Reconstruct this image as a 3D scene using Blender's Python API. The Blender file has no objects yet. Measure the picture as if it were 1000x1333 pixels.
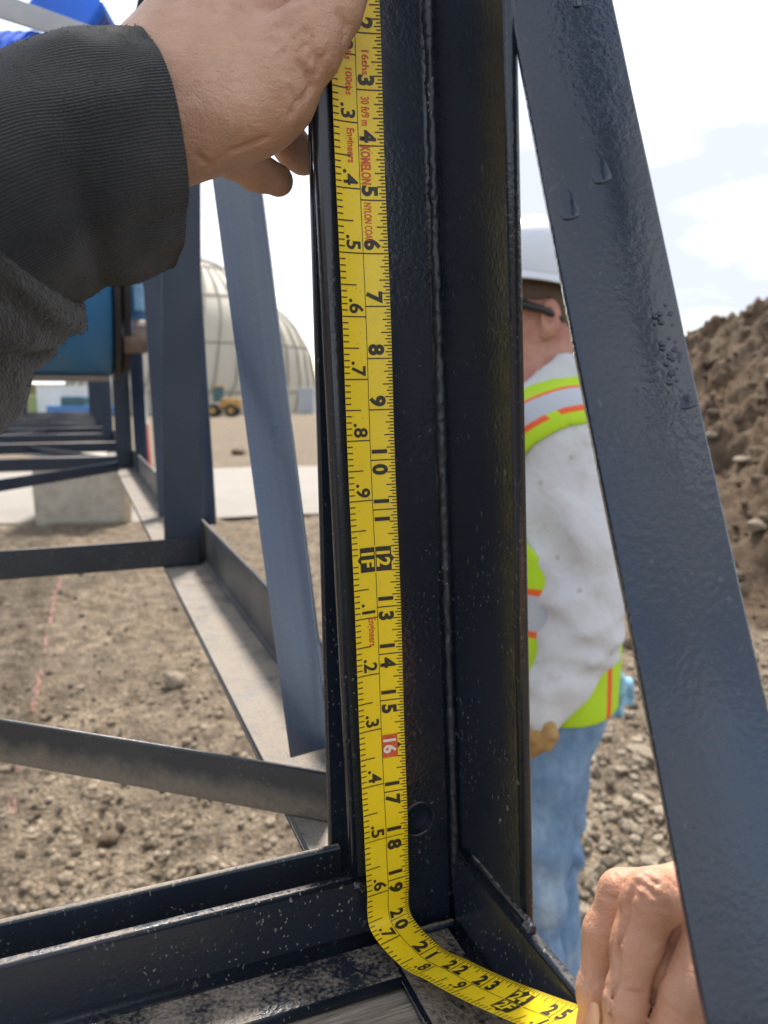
import bpy, bmesh, math, random
import numpy as np
from mathutils import Vector, Matrix

SC = bpy.context.scene
COL = SC.collection
random.seed(4); RNG = np.random.RandomState(7)

# ------------------------------------------------------------------ camera
FPX = 1000.0                       # focal length in pixels of a 1000 x 1333 frame (26 mm phone lens)
PITCH = math.atan(156.5 / FPX)     # looking slightly down
YAW = math.atan(400 * math.cos(PITCH) / FPX)   # truss axis (+Y) lies to the left of the view axis
CAM = np.array([0, 0, 1.5])
FW = np.array([math.sin(YAW) * math.cos(PITCH), math.cos(YAW) * math.cos(PITCH), -math.sin(PITCH)])
RT = np.array([math.cos(YAW), -math.sin(YAW), 0.0])
UP = np.cross(RT, FW)
cam_d = bpy.data.cameras.new('camera')
cam = bpy.data.objects.new('camera', cam_d); COL.objects.link(cam)
cam.matrix_world = Matrix(((RT[0], UP[0], -FW[0], CAM[0]), (RT[1], UP[1], -FW[1], CAM[1]),
                           (RT[2], UP[2], -FW[2], CAM[2]), (0, 0, 0, 1)))
cam_d.sensor_fit = 'VERTICAL'; cam_d.sensor_height = 36; cam_d.lens = 36 * FPX / 1333
cam_d.clip_start = 0.01; cam_d.clip_end = 2000
cam_d.dof.use_dof = True; cam_d.dof.focus_distance = 0.40; cam_d.dof.aperture_fstop = 10.5
SC.camera = cam

# ------------------------------------------------------------------ sky, sun, exposure
SUN_AZ = math.radians(30)          # clockwise from +Y (the truss axis)
SUN_EL = math.radians(48)
W = bpy.data.worlds.new('World'); SC.world = W; W.use_nodes = True
wn, wl = W.node_tree.nodes, W.node_tree.links
bg = wn['Background']
sky = wn.new('ShaderNodeTexSky'); sky.sky_type = 'NISHITA'; sky.sun_disc = False
sky.sun_elevation = SUN_EL; sky.sun_rotation = SUN_AZ; sky.dust_density = 1.2; sky.air_density = 1.0
tc = wn.new('ShaderNodeTexCoord')
mp = wn.new('ShaderNodeMapping'); mp.inputs['Scale'].default_value = (1, 1, 2.6); mp.inputs['Location'].default_value = (12.4, 2.2, 0.9)
cn = wn.new('ShaderNodeTexNoise'); cn.inputs['Scale'].default_value = 1.7; cn.inputs['Detail'].default_value = 7; cn.inputs['Roughness'].default_value = 0.5
cr = wn.new('ShaderNodeValToRGB'); cr.color_ramp.elements[0].position = 0.33; cr.color_ramp.elements[1].position = 0.54
cn2 = wn.new('ShaderNodeTexNoise'); cn2.inputs['Scale'].default_value = 2.2; cn2.inputs['Detail'].default_value = 5
cr2 = wn.new('ShaderNodeValToRGB')
cr2.color_ramp.elements[0].position = 0.44; cr2.color_ramp.elements[0].color = (2.1, 2.24, 2.52, 1)
cr2.color_ramp.elements[1].position = 0.76; cr2.color_ramp.elements[1].color = (5.4, 5.4, 5.4, 1)
mx = wn.new('ShaderNodeMix'); mx.data_type = 'RGBA'
wl.new(tc.outputs['Generated'], mp.inputs['Vector'])
wl.new(mp.outputs[0], cn.inputs['Vector']); wl.new(mp.outputs[0], cn2.inputs['Vector'])
wl.new(cn.outputs['Fac'], cr.inputs['Fac']); wl.new(cn2.outputs['Fac'], cr2.inputs['Fac'])
wl.new(cr.outputs['Color'], mx.inputs['Factor'])
wl.new(sky.outputs['Color'], mx.inputs['A']); wl.new(cr2.outputs['Color'], mx.inputs['B'])
wl.new(mx.outputs['Result'], bg.inputs['Color'])
bg.inputs['Strength'].default_value = 0.10
sun_d = bpy.data.lights.new('sun', 'SUN'); sun_d.energy = 2.0; sun_d.angle = math.radians(10); sun_d.color = (1, 0.94, 0.86)
sun = bpy.data.objects.new('sun', sun_d); COL.objects.link(sun)
sd = Vector((math.sin(SUN_AZ) * math.cos(SUN_EL), math.cos(SUN_AZ) * math.cos(SUN_EL), math.sin(SUN_EL)))
sun.rotation_euler = sd.to_track_quat('Z', 'Y').to_euler(); sun.location = (5, 5, 12)
SC.view_settings.view_transform = 'Standard'; SC.view_settings.look = 'None'
SC.view_settings.exposure = 2.08; SC.view_settings.gamma = 1.0

# ------------------------------------------------------------------ helpers
def ray(px, py): return FW + RT * (px - 500) / FPX - UP * (py - 666.5) / FPX
def P(px, py, D): return CAM + ray(px, py) * D
def pl(px, py, ax, v):
    r = ray(px, py); return CAM + r * (v - CAM[ax]) / r[ax]
A = lambda *v: np.array(v, float)
def unit(v): v = np.asarray(v, float); return v / np.linalg.norm(v)

def tag(o, label=None, cat=None, group=None, kind=None):
    if label: o['label'] = label
    if cat: o['category'] = cat
    if group: o['group'] = group
    if kind: o['kind'] = kind
    return o
def root(name, loc, label, cat, group=None):
    o = bpy.data.objects.new(name, None); COL.objects.link(o); o.location = tuple(loc); o.empty_display_size = .1
    return tag(o, label, cat, group)
def mesh_of(name, v, f, smooth=False):
    me = bpy.data.meshes.new(name)
    me.from_pydata([tuple(map(float, p)) for p in v], [], [tuple(map(int, q)) for q in f])
    if smooth: me.polygons.foreach_set('use_smooth', [True] * len(me.polygons))
    me.update(); return me
def link(name, me, mat=None, parent=None):
    o = bpy.data.objects.new(name, me); COL.objects.link(o)
    if mat is not None and len(me.materials) == 0: me.materials.append(mat)
    if parent is not None:
        o.parent = parent
        if parent.type == 'EMPTY': o.matrix_parent_inverse = Matrix.Translation(-Vector(parent.location))
    return o
def part(name, v, f, mat, parent=None, smooth=False):
    return link(name, mesh_of(name, v, f, smooth), mat, parent)
class MB:
    def __init__(s): s.v = []; s.f = []
    def add(s, v, f):
        n = len(s.v); s.v += [np.asarray(p, float) for p in v]; s.f += [tuple(i + n for i in q) for q in f]; return s
    def build(s, name, mat, parent=None, smooth=False): return part(name, s.v, s.f, mat, parent, smooth)

def box_vf(c, half, ax=None):
    ax = np.eye(3) if ax is None else np.array(ax)
    v = [np.array(c) + sum(ax[i] * half[i] * s[i] for i in range(3)) for s in
         [(-1,-1,-1),(1,-1,-1),(1,1,-1),(-1,1,-1),(-1,-1,1),(1,-1,1),(1,1,1),(-1,1,1)]]
    return v, [(0,3,2,1),(4,5,6,7),(0,1,5,4),(1,2,6,5),(2,3,7,6),(3,0,4,7)]
def bevel_me(me, w, seg=2, ang=0.5):
    bm = bmesh.new(); bm.from_mesh(me)
    es = [e for e in bm.edges if len(e.link_faces) == 2 and e.calc_face_angle(0) > ang]
    bmesh.ops.bevel(bm, geom=es, offset=w, segments=seg, profile=.5, affect='EDGES', clamp_overlap=True)
    for f in bm.faces: f.smooth = False
    bm.to_mesh(me); bm.free(); me.update(); return me
def bbox(name, c, half, mat, parent=None, bev=0.0, ax=None):
    v, f = box_vf(c, half, ax); me = mesh_of(name, v, f)
    if bev: bevel_me(me, bev)
    return link(name, me, mat, parent)
def frame_of(d):
    d = unit(d); a = A(0,0,1) if abs(d[2]) < .9 else A(1,0,0)
    u = unit(np.cross(a, d)); return u, np.cross(d, u), d
def tube_vf(pts, rad, n=10, cap=True):
    pts = [np.asarray(p, float) for p in pts]; m = len(pts)
    rad = [rad] * m if np.isscalar(rad) else rad
    v = []; f = []; u0 = None
    for i in range(m):
        d = pts[min(i+1, m-1)] - pts[max(i-1, 0)]
        u, w, d = frame_of(d)
        if u0 is not None:
            u = unit(u0 - d * np.dot(u0, d)); w = np.cross(d, u)
        u0 = u
        for k in range(n):
            a = 2 * math.pi * k / n; v.append(pts[i] + rad[i] * (math.cos(a) * u + math.sin(a) * w))
    for i in range(m-1):
        for k in range(n):
            a, b = i*n+k, i*n+(k+1) % n; f.append((a, b, b+n, a+n))
    if cap: f.append(tuple(range(n))[::-1]); f.append(tuple(range((m-1)*n, m*n)))
    return v, f
def revolve_vf(profile, n=32, c=(0,0,0)):
    v = []; f = []; c = np.asarray(c, float)
    for r, z in profile:
        for k in range(n):
            a = 2*math.pi*k/n; v.append(c + A(r*math.cos(a), r*math.sin(a), z))
    for i in range(len(profile)-1):
        for k in range(n):
            a, b = i*n+k, i*n+(k+1) % n; f.append((a, b, b+n, a+n))
    return v, f
def angle_bar(name, p0, p1, u, v, wu, wv, t, mat, parent, e=.0012, fil=.005, segs=1, wob=0):
    """rolled steel angle: heel runs p0 -> p1, legs along u and v, rounded toes and root fillet"""
    u = unit(u); v = unit(v); pr = [(0, e), (e, 0), (wu - e, 0), (wu, e), (wu, t - e*2)]
    for k in range(4):
        a = k / 3 * math.pi / 2; pr.append((wu - e*2 + e*2*math.cos(a), t - e*2 + e*2*math.sin(a)))
    for k in range(5):
        a = k / 4 * math.pi / 2; pr.append((t + fil - fil*math.sin(a), t + fil - fil*math.cos(a)))
    for k in range(4):
        a = k / 3 * math.pi / 2; pr.append((t - e*2 + e*2*math.sin(a)*1, wv - e*2 + e*2*math.cos(a)) if False else (t - e*2 + e*2*math.cos(a), wv - e*2 + e*2*math.sin(a)))
    pr += [(e, wv), (0, wv - e)]
    vv = []; ff = []; n = len(pr); p0 = np.asarray(p0, float); p1 = np.asarray(p1, float)
    for s in range(segs + 1):
        c = p0 + (p1 - p0) * s / segs
        if wob: c = c + RNG.normal(0, wob, 3)
        vv += [c + u*a + v*b for a, b in pr]
    for s in range(segs):
        for k in range(n):
            a, b = s*n+k, s*n+(k+1) % n; ff.append((a, b, b+n, a+n))
    me = mesh_of(name, vv, ff + [tuple(range(n))[::-1], tuple(range(segs*n, segs*n+n))])
    bm = bmesh.new(); bm.from_mesh(me)
    caps = [f for f in bm.faces if len(f.verts) > 4]; bmesh.ops.triangulate(bm, faces=caps)
    bmesh.ops.recalc_face_normals(bm, faces=bm.faces[:])
    for f in bm.faces: f.smooth = len(f.verts) == 4 and sorted(ed.calc_length() for ed in f.edges)[0] < .0035
    bm.to_mesh(me); bm.free()
    return link(name, me, mat, parent)
def flat_bar(name, quads, t, mat, parent, bev=.0012, twist_pts=None):
    """flat steel bar: quads = list of (left point, right point) along its length; thickness t behind"""
    v = []; f = []; m = len(quads)
    for i, (l, r) in enumerate(quads):
        l = np.asarray(l, float); r = np.asarray(r, float)
        j = min(i+1, m-1); k = max(i-1, 0)
        d = (np.asarray(quads[j][0]) + quads[j][1]) - (np.asarray(quads[k][0]) + quads[k][1])
        nrm = unit(np.cross(r - l, d)); 
        if np.dot(nrm, l - CAM) < 0: nrm = -nrm
        v += [l, r, r + nrm*t, l + nrm*t]
    for i in range(m-1):
        for k in range(4):
            a, b = i*4+k, i*4+(k+1) % 4; f.append((a, b, b+4, a+4))
    f += [(3,2,1,0), tuple(range((m-1)*4, m*4))]
    me = mesh_of(name, v, f)
    bm = bmesh.new(); bm.from_mesh(me); bmesh.ops.recalc_face_normals(bm, faces=bm.faces[:]); bm.to_mesh(me); bm.free()
    bevel_me(me, bev, 3)
    bm = bmesh.new(); bm.from_mesh(me)
    for f in bm.faces: f.smooth = sorted(ed.calc_length() for ed in f.edges)[0] > .006 or sorted(ed.calc_length() for ed in f.edges)[0] < .002
    for ed in bm.edges:
        if len(ed.link_faces) == 2 and ed.calc_face_angle(0) > 0.35: ed.smooth = False
    bm.to_mesh(me); bm.free()
    return link(name, me, mat, parent)

# ---- value noise for meshes
_perm = RNG.rand(256, 256)
def vnoise(x, y):
    xi = np.floor(x).astype(int); yi = np.floor(y).astype(int); fx = x - xi; fy = y - yi
    fx = fx*fx*(3-2*fx); fy = fy*fy*(3-2*fy); g = lambda a, b: _perm[a & 255, b & 255]
    return (g(xi, yi)*(1-fx) + g(xi+1, yi)*fx)*(1-fy) + (g(xi, yi+1)*(1-fx) + g(xi+1, yi+1)*fx)*fy
def fbm(x, y, oct=5, lac=2.1, gain=.5):
    s = 0; a = 1; t = 0
    for i in range(oct): s = s + a*vnoise(x + i*17.3, y - i*9.1); t += a; a *= gain; x = x*lac; y = y*lac
    return s / t - .5
_perm3 = RNG.rand(64, 64, 64)
def vnoise3(p):
    i = np.floor(p).astype(int); f = p - i; f = f*f*(3-2*f); o = 0
    for dx in (0,1):
        for dy in (0,1):
            for dz in (0,1):
                w = (f[:,0] if dx else 1-f[:,0])*(f[:,1] if dy else 1-f[:,1])*(f[:,2] if dz else 1-f[:,2])
                o = o + w*_perm3[(i[:,0]+dx) & 63, (i[:,1]+dy) & 63, (i[:,2]+dz) & 63]
    return o - .5

# ---- signed-distance modelling (one continuous skin for bodies and cloth)
def s_cone(p, a, b, ra, rb):
    a = np.asarray(a); b = np.asarray(b); ab = b - a
    t = np.clip(((p - a) @ ab) / (ab @ ab), 0, 1)
    return np.linalg.norm(p - a - t[:, None]*ab, axis=1) - (ra + t*(rb - ra))
def s_ell(p, c, r, ax=None):
    q = p - np.asarray(c)
    if ax is not None: q = q @ np.array(ax).T
    r = np.asarray(r); k0 = np.linalg.norm(q/r, axis=1); k1 = np.linalg.norm(q/(r*r), axis=1) + 1e-9
    return k0*(k0-1)/k1
def smin(a, b, k):
    h = np.clip(.5 + .5*(b-a)/k, 0, 1); return b*(1-h) + a*h - k*h*(1-h)
def smax(a, b, k): return -smin(-a, -b, k)
def chain(p, pts, k=.004):
    d = None
    for (a, ra), (b, rb) in zip(pts[:-1], pts[1:]):
        e = s_cone(p, a, b, ra, rb); d = e if d is None else smin(d, e, k)
    return d
def surface_nets(fn, lo, hi, h):
    lo = np.asarray(lo); hi = np.asarray(hi); n = np.ceil((hi-lo)/h).astype(int) + 1
    gx, gy, gz = [lo[i] + h*np.arange(n[i]) for i in range(3)]
    V = np.empty(n)
    st = 4; cg = [np.arange(0, n[i] + st, st) for i in range(3)]
    cc = np.stack(np.meshgrid(*[lo[i] + h*cg[i] for i in range(3)], indexing='ij'), -1)
    cv = fn(cc.reshape(-1, 3)).reshape(cc.shape[:3]); V = cv.repeat(st, 0).repeat(st, 1).repeat(st, 2)[:n[0], :n[1], :n[2]].copy()
    mk = (np.abs(cv) < h*st*2.4).repeat(st, 0).repeat(st, 1).repeat(st, 2); mk = mk[:n[0], :n[1], :n[2]]
    w = np.argwhere(mk); pts_w = lo + h*w
    V[mk] = np.concatenate([fn(pts_w[i:i+200000]) for i in range(0, len(w), 200000)])
    S = V < 0; c = n - 1
    acc = np.zeros(tuple(c) + (3,)); cnt = np.zeros(tuple(c))
    sl = lambda o: tuple(slice(o[i], o[i] + c[i]) for i in range(3))
    for axn in range(3):
        o1, o2 = [k for k in range(3) if k != axn]
        for b1 in (0,1):
            for b2 in (0,1):
                o = [0,0,0]; o[o1] = b1; o[o2] = b2; q = list(o); q[axn] = 1
                va, vb = V[sl(o)], V[sl(q)]; cross = (va < 0) != (vb < 0)
                t = np.where(cross, va/np.where(cross, va-vb, 1), 0)
                for k in range(3): acc[..., k] += np.where(cross, (t if k == axn else o[k]), 0)
                cnt += cross
    act = cnt > 0; idx = -np.ones(tuple(c), int); idx[act] = np.arange(act.sum())
    ii = np.argwhere(act); verts = lo + h*(ii + acc[act]/cnt[act][:, None]); faces = []
    for axn in range(3):
        o1, o2 = (axn+1) % 3, (axn+2) % 3
        a = [slice(1, None)]*3; a[axn] = slice(0, -1); a = [slice(1, n[k]-1) for k in range(3)]; a[axn] = slice(0, n[axn]-1)
        b = list(a); b[axn] = slice(1, n[axn])
        s0, s1 = S[tuple(a)], S[tuple(b)]; e = np.argwhere(s0 != s1)
        if len(e) == 0: continue
        st = s0[tuple(e.T)]; base = e + np.array([x.start for x in a])
        g = lambda d1, d2: idx[tuple((base + np.eye(3, dtype=int)[o1]*d1 + np.eye(3, dtype=int)[o2]*d2).T)]
        q = np.stack([g(-1,-1), g(0,-1), g(0,0), g(-1,0)], 1); q[~st] = q[~st][:, ::-1]; faces.append(q)
    return verts, np.concatenate(faces)
def sdf_part(name, fn, lo, hi, h, mat, parent, smooth_it=1):
    v, f = surface_nets(fn, lo, hi, h); f = f[(f >= 0).all(1)]
    for _ in range(smooth_it):
        s = np.zeros_like(v); c = np.zeros(len(v))
        for a, b in ((0,1),(1,2),(2,3),(3,0)):
            np.add.at(s, f[:, a], v[f[:, b]]); np.add.at(s, f[:, b], v[f[:, a]]); np.add.at(c, f[:, a], 1); np.add.at(c, f[:, b], 1)
        v = v*.5 + .5*s/np.maximum(c, 1)[:, None]
    me = bpy.data.meshes.new(name); me.vertices.add(len(v)); me.vertices.foreach_set('co', v.ravel())
    me.loops.add(f.size); me.loops.foreach_set('vertex_index', f.ravel().astype(np.int32))
    me.polygons.add(len(f)); me.polygons.foreach_set('loop_start', np.arange(0, f.size, 4, dtype=np.int32))
    me.update(calc_edges=True); me.validate()
    me.polygons.foreach_set('use_smooth', [True]*len(me.polygons))
    return link(name, me, mat, parent)

# ------------------------------------------------------------------ materials
class NT:
    def __init__(s, name):
        s.m = bpy.data.materials.new(name); s.m.use_nodes = True; s.t = s.m.node_tree; s.b = s.t.nodes['Principled BSDF']
        s.pos = None
    def n(s, typ, **kw):
        x = s.t.nodes.new(typ)
        for k, v in kw.items():
            if k.startswith('_'): setattr(x, k[1:], v)
            else: x.inputs[k.replace('__', ' ')].default_value = v
        return x
    def l(s, a, b): s.t.links.new(a, b)
    def P(s):
        if s.pos is None: s.pos = s.n('ShaderNodeNewGeometry')
        return s.pos.outputs['Position']
    def N(s):
        s.P(); return s.pos.outputs['Normal']
    def noise(s, scale, detail=3, rough=.5, vec=None, stretch=None):
        x = s.n('ShaderNodeTexNoise', Scale=scale, Detail=detail, Roughness=rough); v = vec or s.P()
        if stretch is not None:
            m = s.n('ShaderNodeMapping', Scale=stretch); s.l(v, m.inputs['Vector']); v = m.outputs[0]
        s.l(v, x.inputs['Vector']); return x.outputs['Fac']
    def vor(s, scale, vec=None, stretch=None, rot=None, feature='F1', out='Distance'):
        x = s.n('ShaderNodeTexVoronoi', Scale=scale, _feature=feature); v = vec or s.P()
        if stretch is not None:
            m = s.n('ShaderNodeMapping', Scale=stretch)
            if rot: m.inputs['Rotation'].default_value = rot
            s.l(v, m.inputs['Vector']); v = m.outputs[0]
        s.l(v, x.inputs['Vector']); return x.outputs[out]
    def ramp(s, fac, stops):
        r = s.n('ShaderNodeValToRGB'); e = r.color_ramp.elements
        while len(e) < len(stops): e.new(.5)
        for q, (p, c) in zip(e, stops):
            q.position = p; q.color = (c, c, c, 1) if np.isscalar(c) else (*c, 1)
        s.l(fac, r.inputs['Fac']); return r.outputs['Color']
    def mix(s, fac, a, b, mode='MIX'):
        x = s.n('ShaderNodeMix', _data_type='RGBA', _blend_type=mode)
        for k, q in (('Factor', fac), ('A', a), ('B', b)):
            if isinstance(q, (int, float)): x.inputs[k].default_value = q
            elif isinstance(q, tuple): x.inputs[k].default_value = (*q, 1)
            else: s.l(q, x.inputs[k])
        return x.outputs['Result']
    def math(s, op, a, b=0.0, c=None):
        x = s.n('ShaderNodeMath', _operation=op)
        for i, q in enumerate((a, b) if c is None else (a, b, c)):
            if isinstance(q, (int, float)): x.inputs[i].default_value = q
            else: s.l(q, x.inputs[i])
        return x.outputs[0]
    def sep(s, v):
        x = s.n('ShaderNodeSeparateXYZ'); s.l(v, x.inputs[0]); return x.outputs
    def bump(s, h, strength=.3, dist=.001, prev=None):
        x = s.n('ShaderNodeBump', Strength=strength, Distance=dist); s.l(h, x.inputs['Height'])
        if prev is not None: s.l(prev, x.inputs['Normal'])
        s.l(x.outputs[0], s.b.inputs['Normal']); return x.outputs[0]
    def col(s, c):
        if isinstance(c, tuple): s.b.inputs['Base Color'].default_value = (*c, 1)
        else: s.l(c, s.b.inputs['Base Color'])
        return s
    def set(s, **kw):
        for k, v in kw.items():
            k = k.replace('__', ' ')
            if isinstance(v, (int, float)): s.b.inputs[k].default_value = v
            elif isinstance(v, tuple): s.b.inputs[k].default_value = v
            else: s.l(v, s.b.inputs[k])
        return s
def simple(name, c, rough=.6, var=.15, scale=20, metal=0, bump=0, bscale=200):
    m = NT(name); n = m.noise(scale, 4)
    m.col(m.mix(m.ramp(n, [(.3, 0), (.7, 1)]), tuple(x*(1-var) for x in c), tuple(min(1, x*(1+var)) for x in c)))
    m.set(Roughness=rough, Metallic=metal)
    if bump: m.bump(m.noise(bscale, 3), bump, 1/bscale)
    return m.m

def paint_mat(name, base, peel=.35, speck=1.0, rough=.3, dust=1.0, speck_z=None, gloss_var=.25, spec=.5, dlo=.40, mud=None, coat=0, filmk=.07, streak=None):
    m = NT(name)
    n1 = m.noise(9, 4); c = m.mix(n1, tuple(x*.7 for x in base), tuple(x*1.35 for x in base))
    # grit specks thrown on the paint
    w = m.noise(230, 2); wv = m.n('ShaderNodeMix', _data_type='VECTOR'); wv.inputs['Factor'].default_value = .006
    nc = m.n('ShaderNodeTexNoise', Scale=160.0); m.l(m.P(), nc.inputs['Vector'])
    m.l(m.P(), wv.inputs['A']); m.l(nc.outputs['Color'], wv.inputs['B']); vp = wv.outputs['Result']
    v1 = m.vor(150, vp, (1, 1, .55)); v2 = m.vor(330, vp, (1, 1, .6), (0.3, .5, .2))
    s1 = m.math('LESS_THAN', v1, .13); s2 = m.math('LESS_THAN', v2, .19)
    pm = m.ramp(m.noise(16, 4, .65), [(.48, 0), (.64, 1)]); pm2 = m.ramp(m.noise(30, 4, .65), [(.50, 0), (.62, 1)])
    sp = m.math('MULTIPLY', m.math('MAXIMUM', m.math('MULTIPLY', s1, pm2), m.math('MULTIPLY', s2, pm)), speck)
    if speck_z:
        z = m.sep(m.P())[2]; g = m.n('ShaderNodeMapRange'); m.l(z, g.inputs['Value'])
        g.inputs['From Min'].default_value = speck_z[1]; g.inputs['From Max'].default_value = speck_z[0]
        g.inputs['To Min'].default_value = .12; sp = m.math('MULTIPLY', sp, g.outputs[0])
    c = m.mix(m.math('MULTIPLY', sp, m.math('MULTIPLY', m.noise(33, 2), 1.2)), c, (.33, .30, .25))
    # settled dust on upward faces
    nz = m.sep(m.N())[2]; up = m.ramp(nz, [(.72, 0), (.93, 1)])
    dn = m.ramp(m.math('ADD', m.math('MULTIPLY', m.noise(30, 5, .65), .65), m.math('MULTIPLY', m.noise(420, 2), .35)), [(dlo, 0), (dlo + .16, 1)])
    du = m.math('MULTIPLY', m.math('MULTIPLY', up, dn), dust)
    c = m.mix(m.math('MULTIPLY', du, .9), c, m.mix(m.noise(500, 2), (.16, .125, .095), (.36, .30, .23)))
    film = m.ramp(m.noise(6, 5, .6), [(.38, filmk*.25), (.72, filmk)]); c = m.mix(film, c, (.24, .22, .195))
    if streak is not None:
        dv_ = m.n('ShaderNodeVectorMath', _operation='DOT_PRODUCT'); m.l(m.P(), dv_.inputs[0]); dv_.inputs[1].default_value = tuple(streak)
        sn = m.n('ShaderNodeTexNoise', Scale=190.0, Detail=3.0, _noise_dimensions='1D'); m.l(dv_.outputs['Value'], sn.inputs['W'])
        c = m.mix(m.ramp(sn.outputs['Fac'], [(.5, 0), (.68, .10)]), c, (.12, .16, .21))
    if mud:
        g = m.math('ADD', m.sep(m.P())[2], m.math('MULTIPLY', m.noise(35, 5, .7), -.03)); mk = m.ramp(m.math('MULTIPLY', m.math('SUBTRACT', mud, g), 60.0), [(0, 0), (1, .75)])
        c = m.mix(mk, c, m.mix(m.noise(300, 4), (.13, .105, .08), (.30, .25, .19)))
    m.col(c)
    ro = m.math('ADD', m.math('MULTIPLY', m.noise(14, 4), gloss_var), rough - gloss_var/2)
    m.set(Roughness=m.math('ADD', ro, m.math('MULTIPLY', m.math('MAXIMUM', du, sp), .45)), Specular__IOR__Level=spec)
    hh = m.math('MULTIPLY', m.math('ADD', m.math('MULTIPLY', m.noise(420, 2, .5), 1.0), m.math('MULTIPLY', m.noise(110, 3), .7)), m.ramp(m.noise(11, 2), [(.35, .12), (.62, 1)]))
    b = m.bump(hh, peel, .0012)
    if coat: m.set(Coat__Weight=coat, Coat__Roughness=.12); m.l(b, m.b.inputs['Coat Normal'])
    m.bump(m.math('ADD', m.math('MULTIPLY', sp, 1.0), m.math('MULTIPLY', m.math('MULTIPLY', du, m.noise(600, 2)), 1.5)), .5, .0007, b)
    return m.m
PAINT = paint_mat('navy paint', (.003, .0095, .022), peel=.36, speck=.8, rough=.24, spec=.5, coat=.2, speck_z=(1.18, 1.66))
PAINT_BAR = paint_mat('navy paint heavy coat', (.0035, .013, .032), peel=.27, speck=.18, rough=.18, dust=.0, spec=.55, coat=.25)
PAINT_SKY_SHEEN = paint_mat('navy paint with painted sky sheen', (.011, .029, .064), peel=.14, speck=.15, rough=.3, dust=.4, spec=.9, coat=.3, streak=(lambda ax_, w_: unit(w_ - ax_*np.dot(w_, ax_)))(unit(P(308, 240, .765) - P(403, 980, .594)), P(429, 972, .585) - P(377, 987, .602)))  # lighter blue base paints the sky reflection into the near brace's colour
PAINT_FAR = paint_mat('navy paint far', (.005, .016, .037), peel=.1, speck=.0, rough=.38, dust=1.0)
PAINT_DUSTY = paint_mat('navy paint with grit', (.006, .012, .022), peel=.3, speck=1.0, rough=.36, dust=1.1, dlo=.34)
PAINT_CHORD = paint_mat('navy paint under a dust film', (.008, .014, .022), peel=.2, speck=.6, rough=.45, dust=1.0, dlo=.36, filmk=.48)
PAINT_NEAR = paint_mat('navy paint with a little grit', (.004, .010, .020), peel=.3, speck=.9, rough=.36, dust=1.0, dlo=.45)
PAINT_MUD = paint_mat('navy paint with mud', (.006, .012, .022), peel=.3, speck=.5, rough=.36, dust=.3, mud=1.214, filmk=.2)
YELLOW = (.74, .53, .012)

# ------------------------------------------------------------------ ground
def nonuni(lo, hi, step, far, g=1.16):
    a = list(np.arange(lo, hi + step/2, step)); s = step; x = a[-1]
    while x < far: s *= g; x += s; a.append(x)
    s = step; x = a[0]; b = []
    while x > -far: s *= g; x -= s; b.append(x)
    return np.array(b[::-1] + a)
gx = nonuni(-2.5, 5.0, .045, 700); gy = nonuni(.6, 9.0, .045, 700)
X, Y = np.meshgrid(gx, gy, indexing='ij')
near = np.exp(-((np.maximum(0, np.hypot(X-1, Y-4) - 6))/6)**2)
def ground_h(X, Y):
    near = np.exp(-((np.maximum(0, np.hypot(X-1, Y-4) - 6))/6)**2)
    return near*(fbm(X*1.1, Y*1.1, 3)*.06 + fbm(X*5, Y*5, 5, 2.1, .68)*.12 + np.maximum(0, fbm(X*14+5, Y*14, 2))*.04)
Z = ground_h(X, Y)
nx, ny = X.shape; ii = np.arange(nx*ny).reshape(nx, ny)
gf = np.stack([ii[:-1,:-1], ii[1:,:-1], ii[1:,1:], ii[:-1,1:]], -1).reshape(-1, 4)
m = NT('dirt')
n1 = m.noise(1.3, 5, .6); n2 = m.noise(9, 6, .65); n3 = m.noise(60, 4, .7)
c = m.mix(m.ramp(n2, [(.38, 0), (.62, 1)]), (.13, .093, .060), (.52, .405, .275))
c = m.mix(m.ramp(n1, [(.35, .6), (.65, 0)]), c, (.17, .13, .09))
c = m.mix(m.ramp(n3, [(.4, .75), (.62, 0)]), c, (.09, .07, .05))
vd = m.vor(55); c = m.mix(m.ramp(vd, [(.1, .55), (.35, 0)]), c, (.38, .32, .24))
vd2 = m.vor(21); c = m.mix(m.ramp(vd2, [(.08, .5), (.2, 0)]), c, (.33, .285, .225))
m.col(c); m.set(Roughness=.95, Specular__IOR__Level=.2)
m.bump(m.math('ADD', m.math('MULTIPLY', n3, .8), m.math('MULTIPLY', m.math('SUBTRACT', .5, vd), .6)), 1.0, .035)
DIRT = m.m
ground = part('ground', np.stack([X, Y, Z], -1).reshape(-1, 3), gf, DIRT, None, True); ground['kind'] = 'structure'

# haul road behind the truss
m = NT('road'); n = m.noise(2.5, 5); c = m.mix(n, (.19, .17, .145), (.30, .27, .23))
m.col(m.mix(m.ramp(m.noise(40, 4), [(.45, .4), (.65, 0)]), c, (.22, .19, .16))); m.set(Roughness=.9); m.bump(m.noise(60, 3), .5, .01)
r0, r1 = pl(285, 672, 2, .03), pl(415, 668, 2, .03); r2, r3 = pl(415, 600, 2, .03), pl(285, 608, 2, .03)
dv = unit(r1 - r0); v = []; f = []
for i in range(41):
    s = -6 + 24*i/40
    for k in range(7):
        p = (r0*(1-k/6) + r3*(k/6)) + dv*s; j = .12*math.sin(s*1.7 + k) * (k in (0, 6))
        v.append(p + A(0, j, .055 if 0 < k < 6 else -.02))
for i in range(40):
    for k in range(6): a = i*7+k; f.append((a, a+7, a+8, a+1))
road = part('road', v, f, m.m, None, True); road['kind'] = 'structure'

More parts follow.
